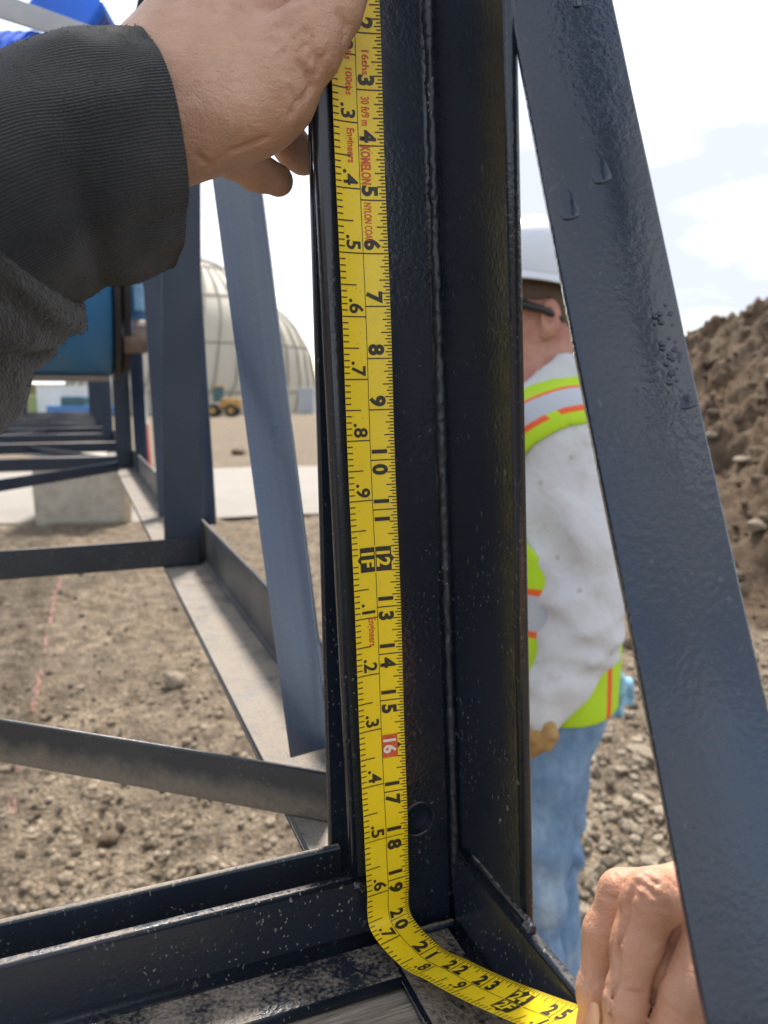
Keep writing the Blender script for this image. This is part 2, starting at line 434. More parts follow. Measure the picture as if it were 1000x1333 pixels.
# red survey paint sprayed on the dirt
m = NT('marking paint'); m.col(m.mix(m.noise(25, 4), (.50, .19, .17), (.44, .27, .22))); m.set(Roughness=.9)
v = []; f = []; k = 0
pa, pb = pl(82, 735, 2, .02), pl(34, 955, 2, .02); pc = pl(10, 1060, 2, .02)
for seg, (a, b, N) in enumerate(((pa, pb, 420), (pb, pc, 60))):
    for i in range(N):
        u_ = i/N; p = a + (b-a)*u_; d = unit(b - a); q = np.cross(d, A(0,0,1))
        if vnoise(A(u_*11 + seg*7), A(3.3))[0] < .30 or RNG.rand() < .1: continue
        p = p + q*(.035*(vnoise(A(u_*6+seg*3), A(1.7))[0]-.5) + RNG.normal(0, .007)); L = RNG.uniform(.003, .011); w = RNG.uniform(.002, .006)
        for e, g in ((-1,-1),(1,-1),(1,1),(-1,1)):
            t = p + d*e*L*RNG.uniform(.5, 1.3) + q*g*w*RNG.uniform(.5, 1.3); v.append(t)
        f.append((k, k+1, k+2, k+3)); k += 4
v = np.array(v); v[:, 2] = ground_h(v[:, 0], v[:, 1]) + .008
pm_ = part('paint_marking', v, f, m.m); pm_['kind'] = 'structure'

# ------------------------------------------------------------------ stones
def ico(sub):
    bm = bmesh.new(); bmesh.ops.create_icosphere(bm, subdivisions=sub, radius=1)
    v = np.array([x.co[:] for x in bm.verts]); f = np.array([[q.index for q in t.verts] for t in bm.faces]); bm.free(); return v, f
IV, IF = ico(1); IV2, IF2 = ico(2)
def stone_shape(seed, V):
    r = np.random.RandomState(seed); v = V.copy()
    for _ in range(7):
        n = unit(r.normal(size=3)); d = r.uniform(.55, .9); s = v @ n; v = v - np.outer(np.maximum(0, s-d), n)
    v += r.normal(0, .035, v.shape); return v*r.uniform(.75, 1.2, 3)*A(1, 1, .75)
SHAPES = [stone_shape(i, IV) for i in range(12)]
def stone_mat(name, lo, hi):
    m = NT(name); at = m.n('ShaderNodeAttribute', _attribute_name='tint')
    c = m.mix(at.outputs['Fac'], lo, hi); c = m.mix(m.ramp(m.noise(90, 4), [(.4, .5), (.65, 0)]), c, tuple(x*.6 for x in lo))
    m.col(c); m.set(Roughness=.95, Specular__IOR__Level=.2); m.bump(m.noise(150, 3), .5, .004); return m.m
GRAVEL = stone_mat('gravel stone', (.12, .094, .066), (.46, .38, .28))
CLOD = stone_mat('earth clod', (.055, .037, .024), (.24, .178, .12))
def scatter(name, pts, sizes, mat, label, cat):
    V = []; Fa = []; T = []; n = 0
    for p, s in zip(pts, sizes):
        b = SHAPES[RNG.randint(12)]; a = RNG.uniform(0, 6.28); ca, sa = math.cos(a), math.sin(a)
        q = b @ np.array([[ca, sa, 0], [-sa, ca, 0], [0, 0, 1]]); V.append(q*s + p); Fa.append(IF + n); n += len(b)
        T.append(np.full(len(b), np.clip(RNG.beta(1.6, 1.6), 0, 1)))
    me = mesh_of(name, np.concatenate(V), np.concatenate(Fa))
    at = me.attributes.new('tint', 'FLOAT', 'POINT'); at.data.foreach_set('value', np.concatenate(T))
    o = link(name, me, mat); return tag(o, label, cat, None, 'stuff')
def on_ground(px, py): return pl(px, py, 2, 0.0)
pts = []; sz = []
while len(pts) < 4200:                                  # crushed stone right of the truss
    p = on_ground(RNG.uniform(640, 1150), 830 + 700*RNG.rand()**1.2)
    if p[0] < .95: continue
    s = .009 + .028*RNG.rand()**2.0; p[2] = s*.25; pts.append(p); sz.append(s)
pts = np.array(pts); pts[:, 2] += ground_h(pts[:, 0], pts[:, 1]); scatter('gravel', pts, sz, GRAVEL, 'loose pale crushed gravel on the ground behind the worker', 'gravel')
pts = []; sz = []
while len(pts) < 3600:                                  # small stones in the dirt under the truss
    p = on_ground(RNG.uniform(-60, 460), 700 + 600*RNG.rand()**1.1)
    s = .003 + .017*RNG.rand()**3.6; p[2] = s*.3; pts.append(p); sz.append(s)
pts = np.array(pts); pts[:, 2] += ground_h(pts[:, 0], pts[:, 1]); scatter('pebbles', pts, sz, GRAVEL, 'small pebbles strewn in the brown dirt under the truss', 'pebbles')
pts = []; sz = []
for _ in range(1500):                                   # broken clods in the dirt under the truss
    p = on_ground(RNG.uniform(-60, 460), 690 + 620*RNG.rand()); s = .006 + .024*RNG.rand()**3.0; p[2] = s*.05; pts.append(p); sz.append(s)
pts = np.array(pts); pts[:, 2] += ground_h(pts[:, 0], pts[:, 1])
scatter('dirt_clods', pts, sz, stone_mat('pale clod', (.10, .074, .050), (.44, .35, .25)), 'crumbled brown clods of dirt under the truss', 'clods')
def rock(px, py, wpx, seed, label, mat, D=None, zlift=.35, flat=.7, name='rock', base=None):
    p = on_ground(px, py) if base is None else base; s = wpx/FPX*((p-CAM) @ FW)/2
    v = stone_shape(seed, IV2)*A(1, 1, flat)*s + p + A(0, 0, s*zlift)
    me = mesh_of(name, v, IF2); at = me.attributes.new('tint', 'FLOAT', 'POINT'); at.data.foreach_set('value', np.full(len(v), .45))
    return tag(link(name, me, mat), label, 'rock', 'loose rocks')
rock(226, 893, 42, 31, 'fist-sized tan rock on the dirt near the red paint line', GRAVEL)
rock(264, 962, 24, 32, 'small dark stone beside the dusty bottom chord', CLOD)
rock(140, 1092, 34, 33, 'half-buried dark clod between the two lowest steel members', CLOD, zlift=.05)
rock(100, 1100, 20, 36, 'low pale stone left of the dark clod', GRAVEL, zlift=.1)
rock(312, 592, 20, 34, 'black rubble lump on the near edge of the grey road', CLOD)
rock(815, 842, 34, 35, 'dark boulder on the ground behind the worker', CLOD)
rock(835, 985, 44, 37, 'flat grey slab of stone in the gravel behind the worker', GRAVEL, flat=.35)
rock(790, 950, 26, 38, 'pale angular stone in the gravel beside the blue jeans', GRAVEL)
rock(822, 1035, 26, 39, 'tan round stone between the flat slab and the hand', GRAVEL)

# ------------------------------------------------------------------ spoil heap on the right
mc = pl(1230, 640, 2, 0.0); mc = P(1210, 560, 10.2); mc[2] = 0
g = np.linspace(-7.4, 7.4, 290); MX, MY = np.meshgrid(g, g, indexing='ij')
R = np.hypot(MX, MY)*(1 + .35*fbm(MX*.35+4, MY*.35+8, 3))
def mound_h(MX, MY):
    R = np.hypot(MX, MY)*(1 + .35*fbm(MX*.35+4, MY*.35+8, 3))
    k = np.clip(1 - R/6.7, 0, 1)
    return 4.15*k**1.15 + np.minimum(1, k*4)*(fbm(MX*1.3, MY*1.3, 4)*.55 + fbm(MX*5, MY*5, 4, 2.1, .65)*.42 + np.maximum(0, fbm(MX*8+3, MY*8, 3))*.34) - .03
MZ = mound_h(MX, MY); MZ = np.where(R > 6.8, -.25, MZ)
m = NT('spoil'); n1 = m.noise(1.2, 5, .6); n2 = m.noise(12, 6, .7)
c = m.mix(m.ramp(n2, [(.3, 0), (.7, 1)]), (.062, .040, .025), (.22, .152, .098)); c = m.mix(m.ramp(n1, [(.5, 0), (.72, .4)]), c, (.235, .175, .12))
m.col(c); m.set(Roughness=.97, Specular__IOR__Level=.15); m.bump(m.noise(30, 6, .7), 1, .06)
nn = len(g); ii = np.arange(nn*nn).reshape(nn, nn)
gf = np.stack([ii[:-1,:-1], ii[1:,:-1], ii[1:,1:], ii[:-1,1:]], -1).reshape(-1, 4)
mound = part('dirt_mound', np.stack([MX+mc[0], MY+mc[1], MZ], -1).reshape(-1, 3), gf, m.m, None, True); mound['kind'] = 'structure'
ab = RNG.uniform(-6.6, 6.6, (9000, 2)); hh_ = mound_h(ab[:, 0], ab[:, 1]); ab, hh_ = ab[hh_ > .02][:4600], hh_[hh_ > .02][:4600]
sz = .014 + .085*RNG.rand(len(ab))**3.2; pts = np.column_stack([mc[0] + ab[:, 0], mc[1] + ab[:, 1], hh_ + sz*.25])
scatter('clods', pts, sz, CLOD, 'earth clods and stones over the brown spoil heap', 'clods')
for i, (px, py, w, lab) in enumerate(((925, 570, 20, 'pale stone low on the spoil heap close to the painted bar'), (968, 605, 34, 'large tan stone embedded in the face of the spoil heap'),
                                     (962, 550, 20, 'dark stone in the middle of the spoil heap'), (985, 690, 30, 'pale rounded stone at the foot of the spoil heap'))):
    r = ray(px, py); t = 3.0
    while t < 16:
        q = CAM + r*t; h = float(mound_h(A(q[0]-mc[0]), A(q[1]-mc[1]))[0])
        if q[2] < max(h, 0): break
        t += .03
    rock(px, py, w, 50+i, lab, GRAVEL if i in (0, 1, 3) else CLOD, base=CAM + r*t)

# ------------------------------------------------------------------ steel truss: near section (the measured corner)
near_t = root('steel_truss', (.19, .32, 1.19), 'dark navy steel angle truss section with the measured corner post and wide leaning bar', 'steel truss')
cb = P(598, 1190, .4465); ct = P(560, 0, .3805); lean = (ct - cb)/(ct[2]-cb[2])
TH_ = .0065
def post1_pt(z): return cb + lean*(z - cb[2])
ph = A(TH_, TH_, 0)
post1 = angle_bar('post', post1_pt(1.188) + ph, post1_pt(2.12) + ph, (-1, 0, 0), (0, -1, 0), .070, .078, TH_, PAINT, near_t, e=.0015, fil=.006)
# bolt hole through the inner leg
hc = pl(543, 1065, 1, .365)
cv, cf = tube_vf([hc + A(0, -.02, 0), hc + A(0, .03, 0)], .0092, 28); cut = part('cutter', cv, cf, None)
bm_ = post1.modifiers.new('hole', 'BOOLEAN'); bm_.object = cut; bm_.operation = 'DIFFERENCE'; bm_.solver = 'EXACT'
bpy.context.view_layer.update(); dg = bpy.context.evaluated_depsgraph_get()
me2 = bpy.data.meshes.new_from_object(post1.evaluated_get(dg)); post1.modifiers.clear(); post1.data = me2; me2.materials.append(PAINT_BAR)
for pol in me2.polygons:
    cc_ = np.array(pol.center) - hc
    if math.hypot(cc_[0], cc_[2]) < .0094 and abs(pol.normal.y) < .3: pol.material_index = 1
bpy.data.objects.remove(cut)
bv, bf = tube_vf([hc + A(0, .0038, 0), hc + A(0, .0075, 0)], .0089, 28); part('hole_plug', bv, bf, PAINT_BAR, near_t)  # added dark plug, no real bolt: stops bright background showing through the hole
rv_, rf_ = tube_vf([hc + A(.0098*math.cos(t), -.0018 + .03*.0098*math.cos(t), .0098*math.sin(t)) for t in np.linspace(0, 2*math.pi, 41)], .0009, 8, False); part('hole_rim', rv_, rf_, PAINT_DUSTY, near_t, True)
# weld bead down the root of the angle
bp = []
for i in range(420):
    z = 1.215 + (1.80-1.215)*i/419; bp.append(post1_pt(z) + A(-.0022, -.0022, 0))
bv, bf = tube_vf(bp, [.0017 + .0010*vnoise(A(i*.21), A(2.2))[0] + .0008*vnoise(A(i*.045), A(7.))[0] for i in range(420)], 12)
bv = np.array(bv); bv += RNG.normal(0, .00016, bv.shape) + (.0011*vnoise3(bv*430))[:, None]
part('weld_bead', bv, bf, PAINT_DUSTY, near_t, True)
# cross member: vertical leg with a flange towards the camera
XL = -.62
angle_bar('cross_member', (XL, .3665, 1.194), (.142, .3665, 1.194), (0, 0, 1), (0, -1, 0), .0445, .0405, .0062, PAINT_NEAR, near_t)
# near chord: flange under the corner and a low upright leg running towards the camera
ch_end = -0.75
xin = cb[0] - .0006
angle_bar('chord', (xin, .352, 1.1945), (xin, ch_end, 1.1945), (-1, 0, 0), (0, 0, 1), .050, .0525, .0065, PAINT, near_t)
# weld blobs where post, chord and cross member meet
def weld(pts, r, parent, seed=0, n=14):
    pts = [np.asarray(q) for q in pts]; o = []; rr = []
    for i in range(n):
        t = i/(n-1)*(len(pts)-1); k = min(int(t), len(pts)-2); o.append(pts[k]*(1-(t-k)) + pts[k+1]*(t-k) + RNG.normal(0, r*.05, 3))
        rr.append(r*.72*(.92 + .16*RNG.rand())*(1 if 0 < i < n-1 else .35))
    bv, bf = tube_vf(o, rr, 12); part('weld_bead', bv, bf, PAINT, parent, True)
weld([(xin-.001, .345, 1.2475), (xin-.001, .31, 1.2475), (xin-.001, .283, 1.2475)], .0026, near_t)
weld([(xin-.004, .3535, 1.205), (xin-.004, .3535, 1.243)], .003, near_t)
weld([(.140, .353, 1.2025), (.184, .353, 1.2025)], .003, near_t)
weld([(xin-.003, .287, 1.2470), (xin-.002, .279, 1.2465)], .0042, near_t, n=8)
weld([pl(462, 1150, 1, .351), pl(474, 1160, 1, .351)], .0032, near_t, n=6)
# left side: chord and post of the near frame (beyond the frame edge)
angle_bar('chord', (XL-.012, .349, 1.1945), (XL-.012, ch_end, 1.1945), (1, 0, 0), (0, 0, 1), .058, .0475, .0065, PAINT, near_t)
angle_bar('post', (XL-.006, .3595, 1.19), (XL-.006, .3595, 2.12), (1, 0, 0), (0, -1, 0), .07, .078, TH_, PAINT, near_t)
angle_bar('chord', (.190, .37, 2.115), (.190, ch_end, 2.115), (-1, 0, 0), (0, 0, 1), .06, .06, .0065, PAINT, near_t)
# wide leaning bar in front of the post
def edge(tab, y): return float(np.interp(y, [t[0] for t in tab], [t[1] for t in tab]))
eL = [(-300, 606), (0, 663), (260, 711), (523, 762), (780, 814), (1124, 880), (1333, 921), (1600, 972)]
eR = [(-300, 737), (0, 799), (260, 855), (523, 911), (800, 973), (1124, 1048), (1333, 1097), (1600, 1160)]
eD = [(-300, .342), (0, .322), (523, .289), (892, .263), (1333, .240), (1600, .226)]
q = []
for y in np.linspace(-1250, 1420, 26):
    yc = max(y, -300); D = edge(eD, y) if y > -300 else .342 + (-300-y)*.000068
    xl = edge(eL, y) if y > -300 else 606 + (y+300)*.19; xr = edge(eR, y) if y > -300 else 737 + (y+300)*.205
    q.append((P(xl, y, D), P(xr, y, D*.985)))
bar_r = flat_bar('diagonal_bar', q, .0055, PAINT_BAR, near_t, .0013)
# paint runs frozen on the bar
def drip(px, py, dx, dy, w, L, rootpart):
    D = edge(eD, py); D_ = lambda y: edge(eD, y)
    fr = lambda x, y: P(x, y, D_(y)*(1 - .015*(x - edge(eL, y))/(edge(eR, y)-edge(eL, y))) )
    v = []; f = []; N = 20; M = 12; nrm = unit(CAM - fr(px, py)); nrm = unit(nrm - UP*0)
    for i in range(N+1):
        s = i/N; cx, cy = px + dx*(s-1)*L, py + dy*(s-1)*L
        wd = w*(.5 + .5*s**1.6)*math.sqrt(max(0, 1 - max(0, (s-.82)/.18)**2)) if s > .82 else w*(.5 + .5*s**1.6)*min(1, s*6 + .05)
        hh = .00008 + .0013*s**2.6*(math.sqrt(max(0, 1-max(0, (s-.88)/.12)**2)))
        for k in range(M+1):
            a = k/M*math.pi; v.append(fr(cx + wd*math.cos(a)*-dy, cy + wd*math.cos(a)*dx) + nrm*(hh*math.sin(a)) - nrm*.0001)
    for i in range(N):
        for k in range(M): a = i*(M+1)+k; f.append((a, a+1, a+M+2, a+M+1))
    me = mesh_of('paint_run', v, f, True); bm = bmesh.new(); bm.from_mesh(me); bmesh.ops.recalc_face_normals(bm, faces=bm.faces[:])
    if sum(f_.normal.dot(Vector(nrm)) for f_ in bm.faces) < 0: bmesh.ops.reverse_faces(bm, faces=bm.faces[:])
    bm.to_mesh(me); bm.free(); link('paint_run', me, PAINT_BAR, rootpart)
drip(786, 240, .23, .97, 15, 62, bar_r); drip(744, 287, .2, .98, 15, 58, bar_r); drip(898, 533, .26, .96, 15, 44, bar_r)
drip(752, 9, .1, .99, 7, 20, bar_r)
bb = MB(); SV, SF = ico(2)
for i in range(34):
    t = RNG.rand(); y = 395 + 125*t; x = edge(eR, y) - 14 - 26*RNG.rand()**1.3 + 6*t; D = edge(eD, y)*.9868
    sv_ = SV*(.0006 + .0006*RNG.rand()); sv_ = sv_ - np.outer(sv_ @ FW, FW)*.6; bb.add(sv_ + P(x, y, D), SF)
o = bb.build('paint_blisters', PAINT_BAR, bar_r, True); o['kind'] = 'stuff'

# ------------------------------------------------------------------ steel truss: far section
far_t = root('steel_truss', (.19, 3.0, 1.19), 'long navy steel lattice truss section receding towards the blue drum', 'steel truss')
Yb = [.391, 1.322, 3.15, 4.9, 6.65, 8.4, 10.15]
TOP = 2.1
# doubled end post behind the measured one
pA0 = A(.1885, .4015, 1.19); pA1 = A(.1775, .4110, TOP)
angle_bar('post', pA0, pA1, (-1, 0, 0), (0, 1, 0), .0635, .06, .0065, PAINT, far_t)
angle_bar('cross_member', (XL, .3915, 1.194), (.1275, .3915, 1.194), (0, 0, 1), (0, 1, 0), .0445, .0445, .006, PAINT_DUSTY, far_t)
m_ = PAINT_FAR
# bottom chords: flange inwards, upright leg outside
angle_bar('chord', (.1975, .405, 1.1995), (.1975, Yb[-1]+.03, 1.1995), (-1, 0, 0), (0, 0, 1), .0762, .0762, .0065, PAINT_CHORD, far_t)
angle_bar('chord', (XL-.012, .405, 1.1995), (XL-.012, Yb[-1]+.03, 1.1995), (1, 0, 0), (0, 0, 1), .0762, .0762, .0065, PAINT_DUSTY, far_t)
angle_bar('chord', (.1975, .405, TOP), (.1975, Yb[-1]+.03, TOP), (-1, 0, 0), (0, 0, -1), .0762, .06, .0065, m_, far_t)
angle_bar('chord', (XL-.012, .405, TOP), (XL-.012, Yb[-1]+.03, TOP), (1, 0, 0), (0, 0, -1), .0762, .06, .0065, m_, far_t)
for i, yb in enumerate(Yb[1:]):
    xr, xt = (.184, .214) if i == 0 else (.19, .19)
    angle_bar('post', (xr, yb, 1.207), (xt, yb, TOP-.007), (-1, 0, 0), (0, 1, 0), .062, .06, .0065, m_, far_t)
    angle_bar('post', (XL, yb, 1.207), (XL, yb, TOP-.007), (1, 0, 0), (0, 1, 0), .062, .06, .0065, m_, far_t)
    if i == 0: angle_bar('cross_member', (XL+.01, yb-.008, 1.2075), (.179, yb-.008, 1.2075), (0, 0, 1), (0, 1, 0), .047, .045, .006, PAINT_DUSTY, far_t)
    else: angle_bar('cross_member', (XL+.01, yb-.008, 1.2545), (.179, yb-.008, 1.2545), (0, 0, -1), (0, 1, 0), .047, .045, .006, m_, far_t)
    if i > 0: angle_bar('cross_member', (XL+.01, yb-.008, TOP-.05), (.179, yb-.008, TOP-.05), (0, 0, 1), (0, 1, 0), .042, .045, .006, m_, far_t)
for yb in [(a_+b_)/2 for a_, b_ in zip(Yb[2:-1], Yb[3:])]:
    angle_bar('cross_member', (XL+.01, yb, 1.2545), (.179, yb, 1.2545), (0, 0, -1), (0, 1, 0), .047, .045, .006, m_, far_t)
# bottom lacing, zig-zag
lz = 1.2062
la = A(.1445, .4700, lz); lb = A(-.58, 1.068, lz)
angle_bar('lacing_bar', la, lb, (0, 0, 1), unit(np.cross(A(0,0,1), lb-la))*-1, .0365, .036, .005, PAINT_MUD, far_t)
for i in range(1, len(Yb)-1):
    a = A(.13, Yb[i]+.08, lz+.001); b = A(-.56, Yb[i+1]-.12, lz+.001)
    if i % 2: a[0], b[0] = b[0], a[0]
    if i == 1: a = A(-.56, 2.05, lz+.001); b = A(.13, 3.02, lz+.001)
    angle_bar('lacing_bar', a, b, (0, 0, 1), unit(np.cross(A(0,0,1), b-a)), .0365, .036, .005, m_, far_t)
# side diagonals
def dbar(c4, t=.0055, mat=PAINT_SKY_SHEEN):
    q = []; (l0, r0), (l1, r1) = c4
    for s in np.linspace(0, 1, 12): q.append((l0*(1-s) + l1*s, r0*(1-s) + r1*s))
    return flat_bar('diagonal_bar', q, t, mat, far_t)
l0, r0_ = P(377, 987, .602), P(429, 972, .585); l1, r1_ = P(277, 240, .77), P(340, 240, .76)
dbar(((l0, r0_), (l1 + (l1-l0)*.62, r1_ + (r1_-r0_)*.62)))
dbar(((pl(208, 690, 0, .165), pl(208, 690, 0, .165) + A(.046, -.02, .0)), (pl(181, 300, 0, .165), pl(181, 300, 0, .165) + A(.062, -.02, 0))), .0055, m_)
dbar(((P(262, 684, 1.40), P(281.5, 682, 1.40)), (P(236, 300, 1.50), P(258, 300, 1.50))), .0055, m_)
dbar(((P(177, 614, 2.75), P(193.5, 613, 2.75)), (P(160, 330, 3.1), P(179, 330, 3.1))), .0055, m_)
for i in range(2, len(Yb)-1):
    a = A(.155, Yb[i]+.35, 1.25); b = A(.155, Yb[i+1]-.05, TOP-.1); dbar(((a, a+A(.045,0,0)), (b, b+A(.045,0,0))), .0055, m_)
    a = A(XL+.0, Yb[i]+.35, 1.25); b = A(XL+.0, Yb[i+1]-.05, TOP-.1); dbar(((a, a+A(.045,0,0)), (b, b+A(.045,0,0))), .0055, m_)
# top lacing bar that crosses the sky at the upper left (pale grey)
m = NT('pale grey'); m.col(m.mix(m.noise(30, 4), (.30, .31, .32), (.42, .42, .42))); m.set(Roughness=.55); m.bump(m.noise(300, 3), .2, .001); PALE_GREY = m.m
ta, tb = P(-140, -42, 1.30), P(190, 72, 1.36)
dd = unit(tb-ta); wv_ = unit(np.cross(dd, FW)); half = .0245
flat_bar('lacing_bar', [(ta - wv_*half, ta + wv_*half), (tb - wv_*half*.62, tb + wv_*half*.62)], .006, PALE_GREY, far_t)

# ------------------------------------------------------------------ timber and blocks that carry the truss
m = NT('weathered timber')
g1 = m.noise(14, 6, .65, None, (1.2, 14, 14)); g2 = m.noise(60, 4, .6, None, (.6, 10, 10))
c = m.mix(m.ramp(g1, [(.35, 0), (.65, 1)]), (.17, .135, .10), (.42, .36, .29)); c = m.mix(m.ramp(g2, [(.4, .55), (.6, 0)]), c, (.11, .09, .07))
m.col(c); m.set(Roughness=.9); m.bump(m.math('ADD', g1, m.math('MULTIPLY', g2, .6)), .6, .003); TIMBER = m.m
tag(bbox('timber_beam', (-.265, .22, 1.117), (.455, .14, .076), TIMBER, None, .004), 'weathered grey timber beam under the near steel cross member', 'timber beam')
m = NT('concrete'); n = m.noise(6, 6, .6); c = m.mix(m.ramp(n, [(.3, 0), (.7, 1)]), (.30, .265, .21), (.45, .41, .34))
c = m.mix(m.ramp(m.noise(30, 5, .7), [(.5, 0), (.72, .5)]), c, (.26, .22, .17)); m.col(c); m.set(Roughness=.9); m.bump(m.noise(40, 5), .5, .012); CONC = m.m
tag(bbox('concrete_block', (-.29, .2, .5), (.41, .28, .538), CONC, None, .02), 'tall concrete block standing under the weathered timber beam', 'concrete block')
# block further back
b0 = pl(50, 684, 2, 0); b1 = pl(160, 684, 2, 0); w = np.linalg.norm(b1-b0)/2; mid = (b0+b1)/2 + A(.1, .5, 0)
v, f = box_vf((0, 0, .37), (w, .5, .40)); me = mesh_of('concrete_block', v, f)
bm = bmesh.new(); bm.from_mesh(me); bmesh.ops.subdivide_edges(bm, edges=bm.edges[:], cuts=7, use_grid_fill=True)
for x in bm.verts:
    n_ = vnoise3(np.array([[x.co.x*5+9, x.co.y*5, x.co.z*5]]))[0]; x.co *= 1 + .10*n_
bm.to_mesh(me); bm.free(); me.polygons.foreach_set('use_smooth', [True]*len(me.polygons))
o = link('concrete_block', me, CONC); o.location = tuple(mid); o.rotation_euler = (0, 0, -.2)
tag(o, 'rough pale concrete block on the ground seen under the far cross members', 'concrete block')
m = simple('pale timber', (.50, .40, .27), .85, .2, 8)
pp = pl(166, 690, 2, 0)
tag(bbox('timber_post', pp + A(.02, .55, .38), (.06, .06, .40), m, None, .01), 'pale upright timber post against the rough concrete block', 'timber post')

# ------------------------------------------------------------------ blue drum in the truss
DB = simple('drum blue paint', (.012, .10, .24), .38, .3, 6); RUSTY = simple('rusty gearbox', (.14, .10, .085), .7, .4, 25, 0, .4, 90)
BLK = simple('black rubber', (.012, .012, .014), .55, .3, 20)
m = NT('drum shell'); rn = m.ramp(m.noise(9, 5, .6), [(.60, 0), (.68, 1)]); m.col(m.mix(rn, m.mix(m.noise(3, 4), (.010, .10, .25), (.02, .16, .36)), (.16, .10, .07))); m.set(Roughness=.4); DSH = m.m
dc = A(-.20, 2.78, 1.885); dr = .335
drum = root('drum', (dc[0], dc[1], dc[2]-dr), 'large blue steel drum mounted across the truss', 'drum')
def xcyl(x0, x1, y, z, r, n=40, rings=None):
    prof = rings or [(0, x0), (r, x0), (r, x1), (0, x1)]
    v, f = revolve_vf([(a, b) for a, b in prof], n); v = [A(p[2], y + p[0], z + p[1]) for p in v]
    return v, [q[::-1] for q in f]
v, f = xcyl(0, 0, dc[1], dc[2], dr, 48, [(0, -.54), (dr-.02, -.54), (dr, -.53), (dr, .108), (dr-.015, .118), (0, .118)]); me = mesh_of('shell', v, f); part_ = link('shell', me, DSH, drum)
for pol in me.polygons: pol.use_smooth = True
v, f = xcyl(0, 0, dc[1], dc[2], dr, 40, [(dr-.03, .119), (dr+.008, .119), (dr+.008, .137), (dr-.05, .137), (dr-.05, .147), (dr-.01, .147), (dr-.01, .166), (0, .167)])
part('end_ring', v, f, BLK, drum)
v, f = xcyl(0, 0, dc[1], dc[2], .1, 24, [(0, .167), (.10, .167), (.10, .20), (.07, .22), (0, .22)]); part('hub', v, f, RUSTY, drum)
bbox('lip', (dc[0]-.01, dc[1]-.02, dc[2]-dr-.006), (.31, .05, .010), simple('drum lip', (.22, .19, .17), .6), drum, .003)
gb = root('bearing_housing', P(172, 470, 2.45), 'blue bearing housing with a rusty gear motor beside the drum end', 'bearing housing')
c = P(171, 392, 2.50); bbox('bracket', c, (.042, .035, .13), DB, gb, .008)
c = P(177, 438, 2.42); v, f = xcyl(c[0]-.038, c[0]+.03, c[1], c[2], .052, 20); part('gearbox', v, f, RUSTY, gb)
c = P(163, 432, 2.40); v, f = xcyl(c[0]-.02, c[0]+.02, c[1]-.02, c[2]+.01, .03, 16); part('coupling', v, f, simple('blue coupling', (.10, .20, .35), .4), gb)
c = P(180, 388, 2.42); bbox('cover_plate', c, (.016, .010, .04), simple('pale blue plate', (.16, .33, .52), .35), gb, .004)
# bright blue drive motor above the truss, upper left
MOT = simple('bright blue enamel', (.012, .12, .62), .35, .2, 10)
mo = root('drive_motor', P(80, 120, 2.4), 'bright blue drive motor above the grey bar against the sky', 'motor')
c = P(97, 26, 2.4); ax = (unit(RT*.83 - UP*.55), unit(RT*.55 + UP*.83), FW)
bbox('terminal_box', c, (.095, .075, .08), MOT, mo, .012, ax)
c2 = P(118, 40, 2.42); bbox('side_cover', c2, (.055, .055, .07), simple('dark blue enamel', (.02, .07, .30), .4), mo, .01, ax)
e0, e1 = P(-60, 150, 2.5), P(70, 150, 2.5)
v, f = tube_vf([e0, e1], .225, 32); part('motor_body', v, f, MOT, mo, False)
for i in range(9):
    s = (i+.5)/9; cc = e0*(1-s) + e1*s; v, f = tube_vf([cc - unit(e1-e0)*.006, cc + unit(e1-e0)*.006], .235, 32); part('cooling_fin', v, f, MOT, mo)

# ------------------------------------------------------------------ far background
CREAM = NT('dome fabric'); CREAM.col(CREAM.mix(CREAM.noise(.3, 4), (.37, .33, .26), (.44, .40, .32))); CREAM.set(Roughness=.7); CREAM = CREAM.m
dcx = P(256, 520, 60); dcx[2] = 0; sc = 60/FPX
dome = root('dome_shelter', dcx, 'cream ribbed dome shelter far behind the truss', 'dome')
prof = [(157, 0), (156.5, 25), (155, 38), (147, 78), (132, 105), (113, 127), (80, 155), (50, 176), (33, 186), (15, 192), (0.5, 194)]
prof = [(r*sc, (z-3)*sc + .05) for r, z in prof]
v, f = revolve_vf(prof, 56, dcx); part('membrane', v, f, CREAM, dome, True)
RIB = simple('dome rib', (.22, .19, .145), .7)
zz_ = np.linspace(0, 1, 36); pr_ = np.array(prof); pp_ = np.linspace(0, 1, len(prof)); prof = [(float(np.interp(t, pp_, pr_[:, 0])), float(np.interp(t, pp_, pr_[:, 1]))) for t in zz_]
for k in range(40):
    a = 2*math.pi*k/40 + .05; d = A(math.cos(a), math.sin(a), 0); d2 = A(math.cos(a+.45), math.sin(a+.45), 0)
    pts = []
    for i, (r, z) in enumerate(prof):
        aa = a + .5*(i/len(prof)); pts.append(dcx + A(math.cos(aa), math.sin(aa), 0)*(r+.05) + A(0, 0, z))
    v, f = tube_vf(pts, .06, 5); part('rib', v, f, RIB, dome)
for hz_ in (.12, .34, .56, .74, .88):
    i_ = int(hz_*35); r_, z_ = prof[i_]; v, f = tube_vf([dcx + A(math.cos(t_)*(r_+.05), math.sin(t_)*(r_+.05), z_) for t_ in np.linspace(0, 2*math.pi, 57)], .05, 5, False); part('hoop', v, f, RIB, dome)
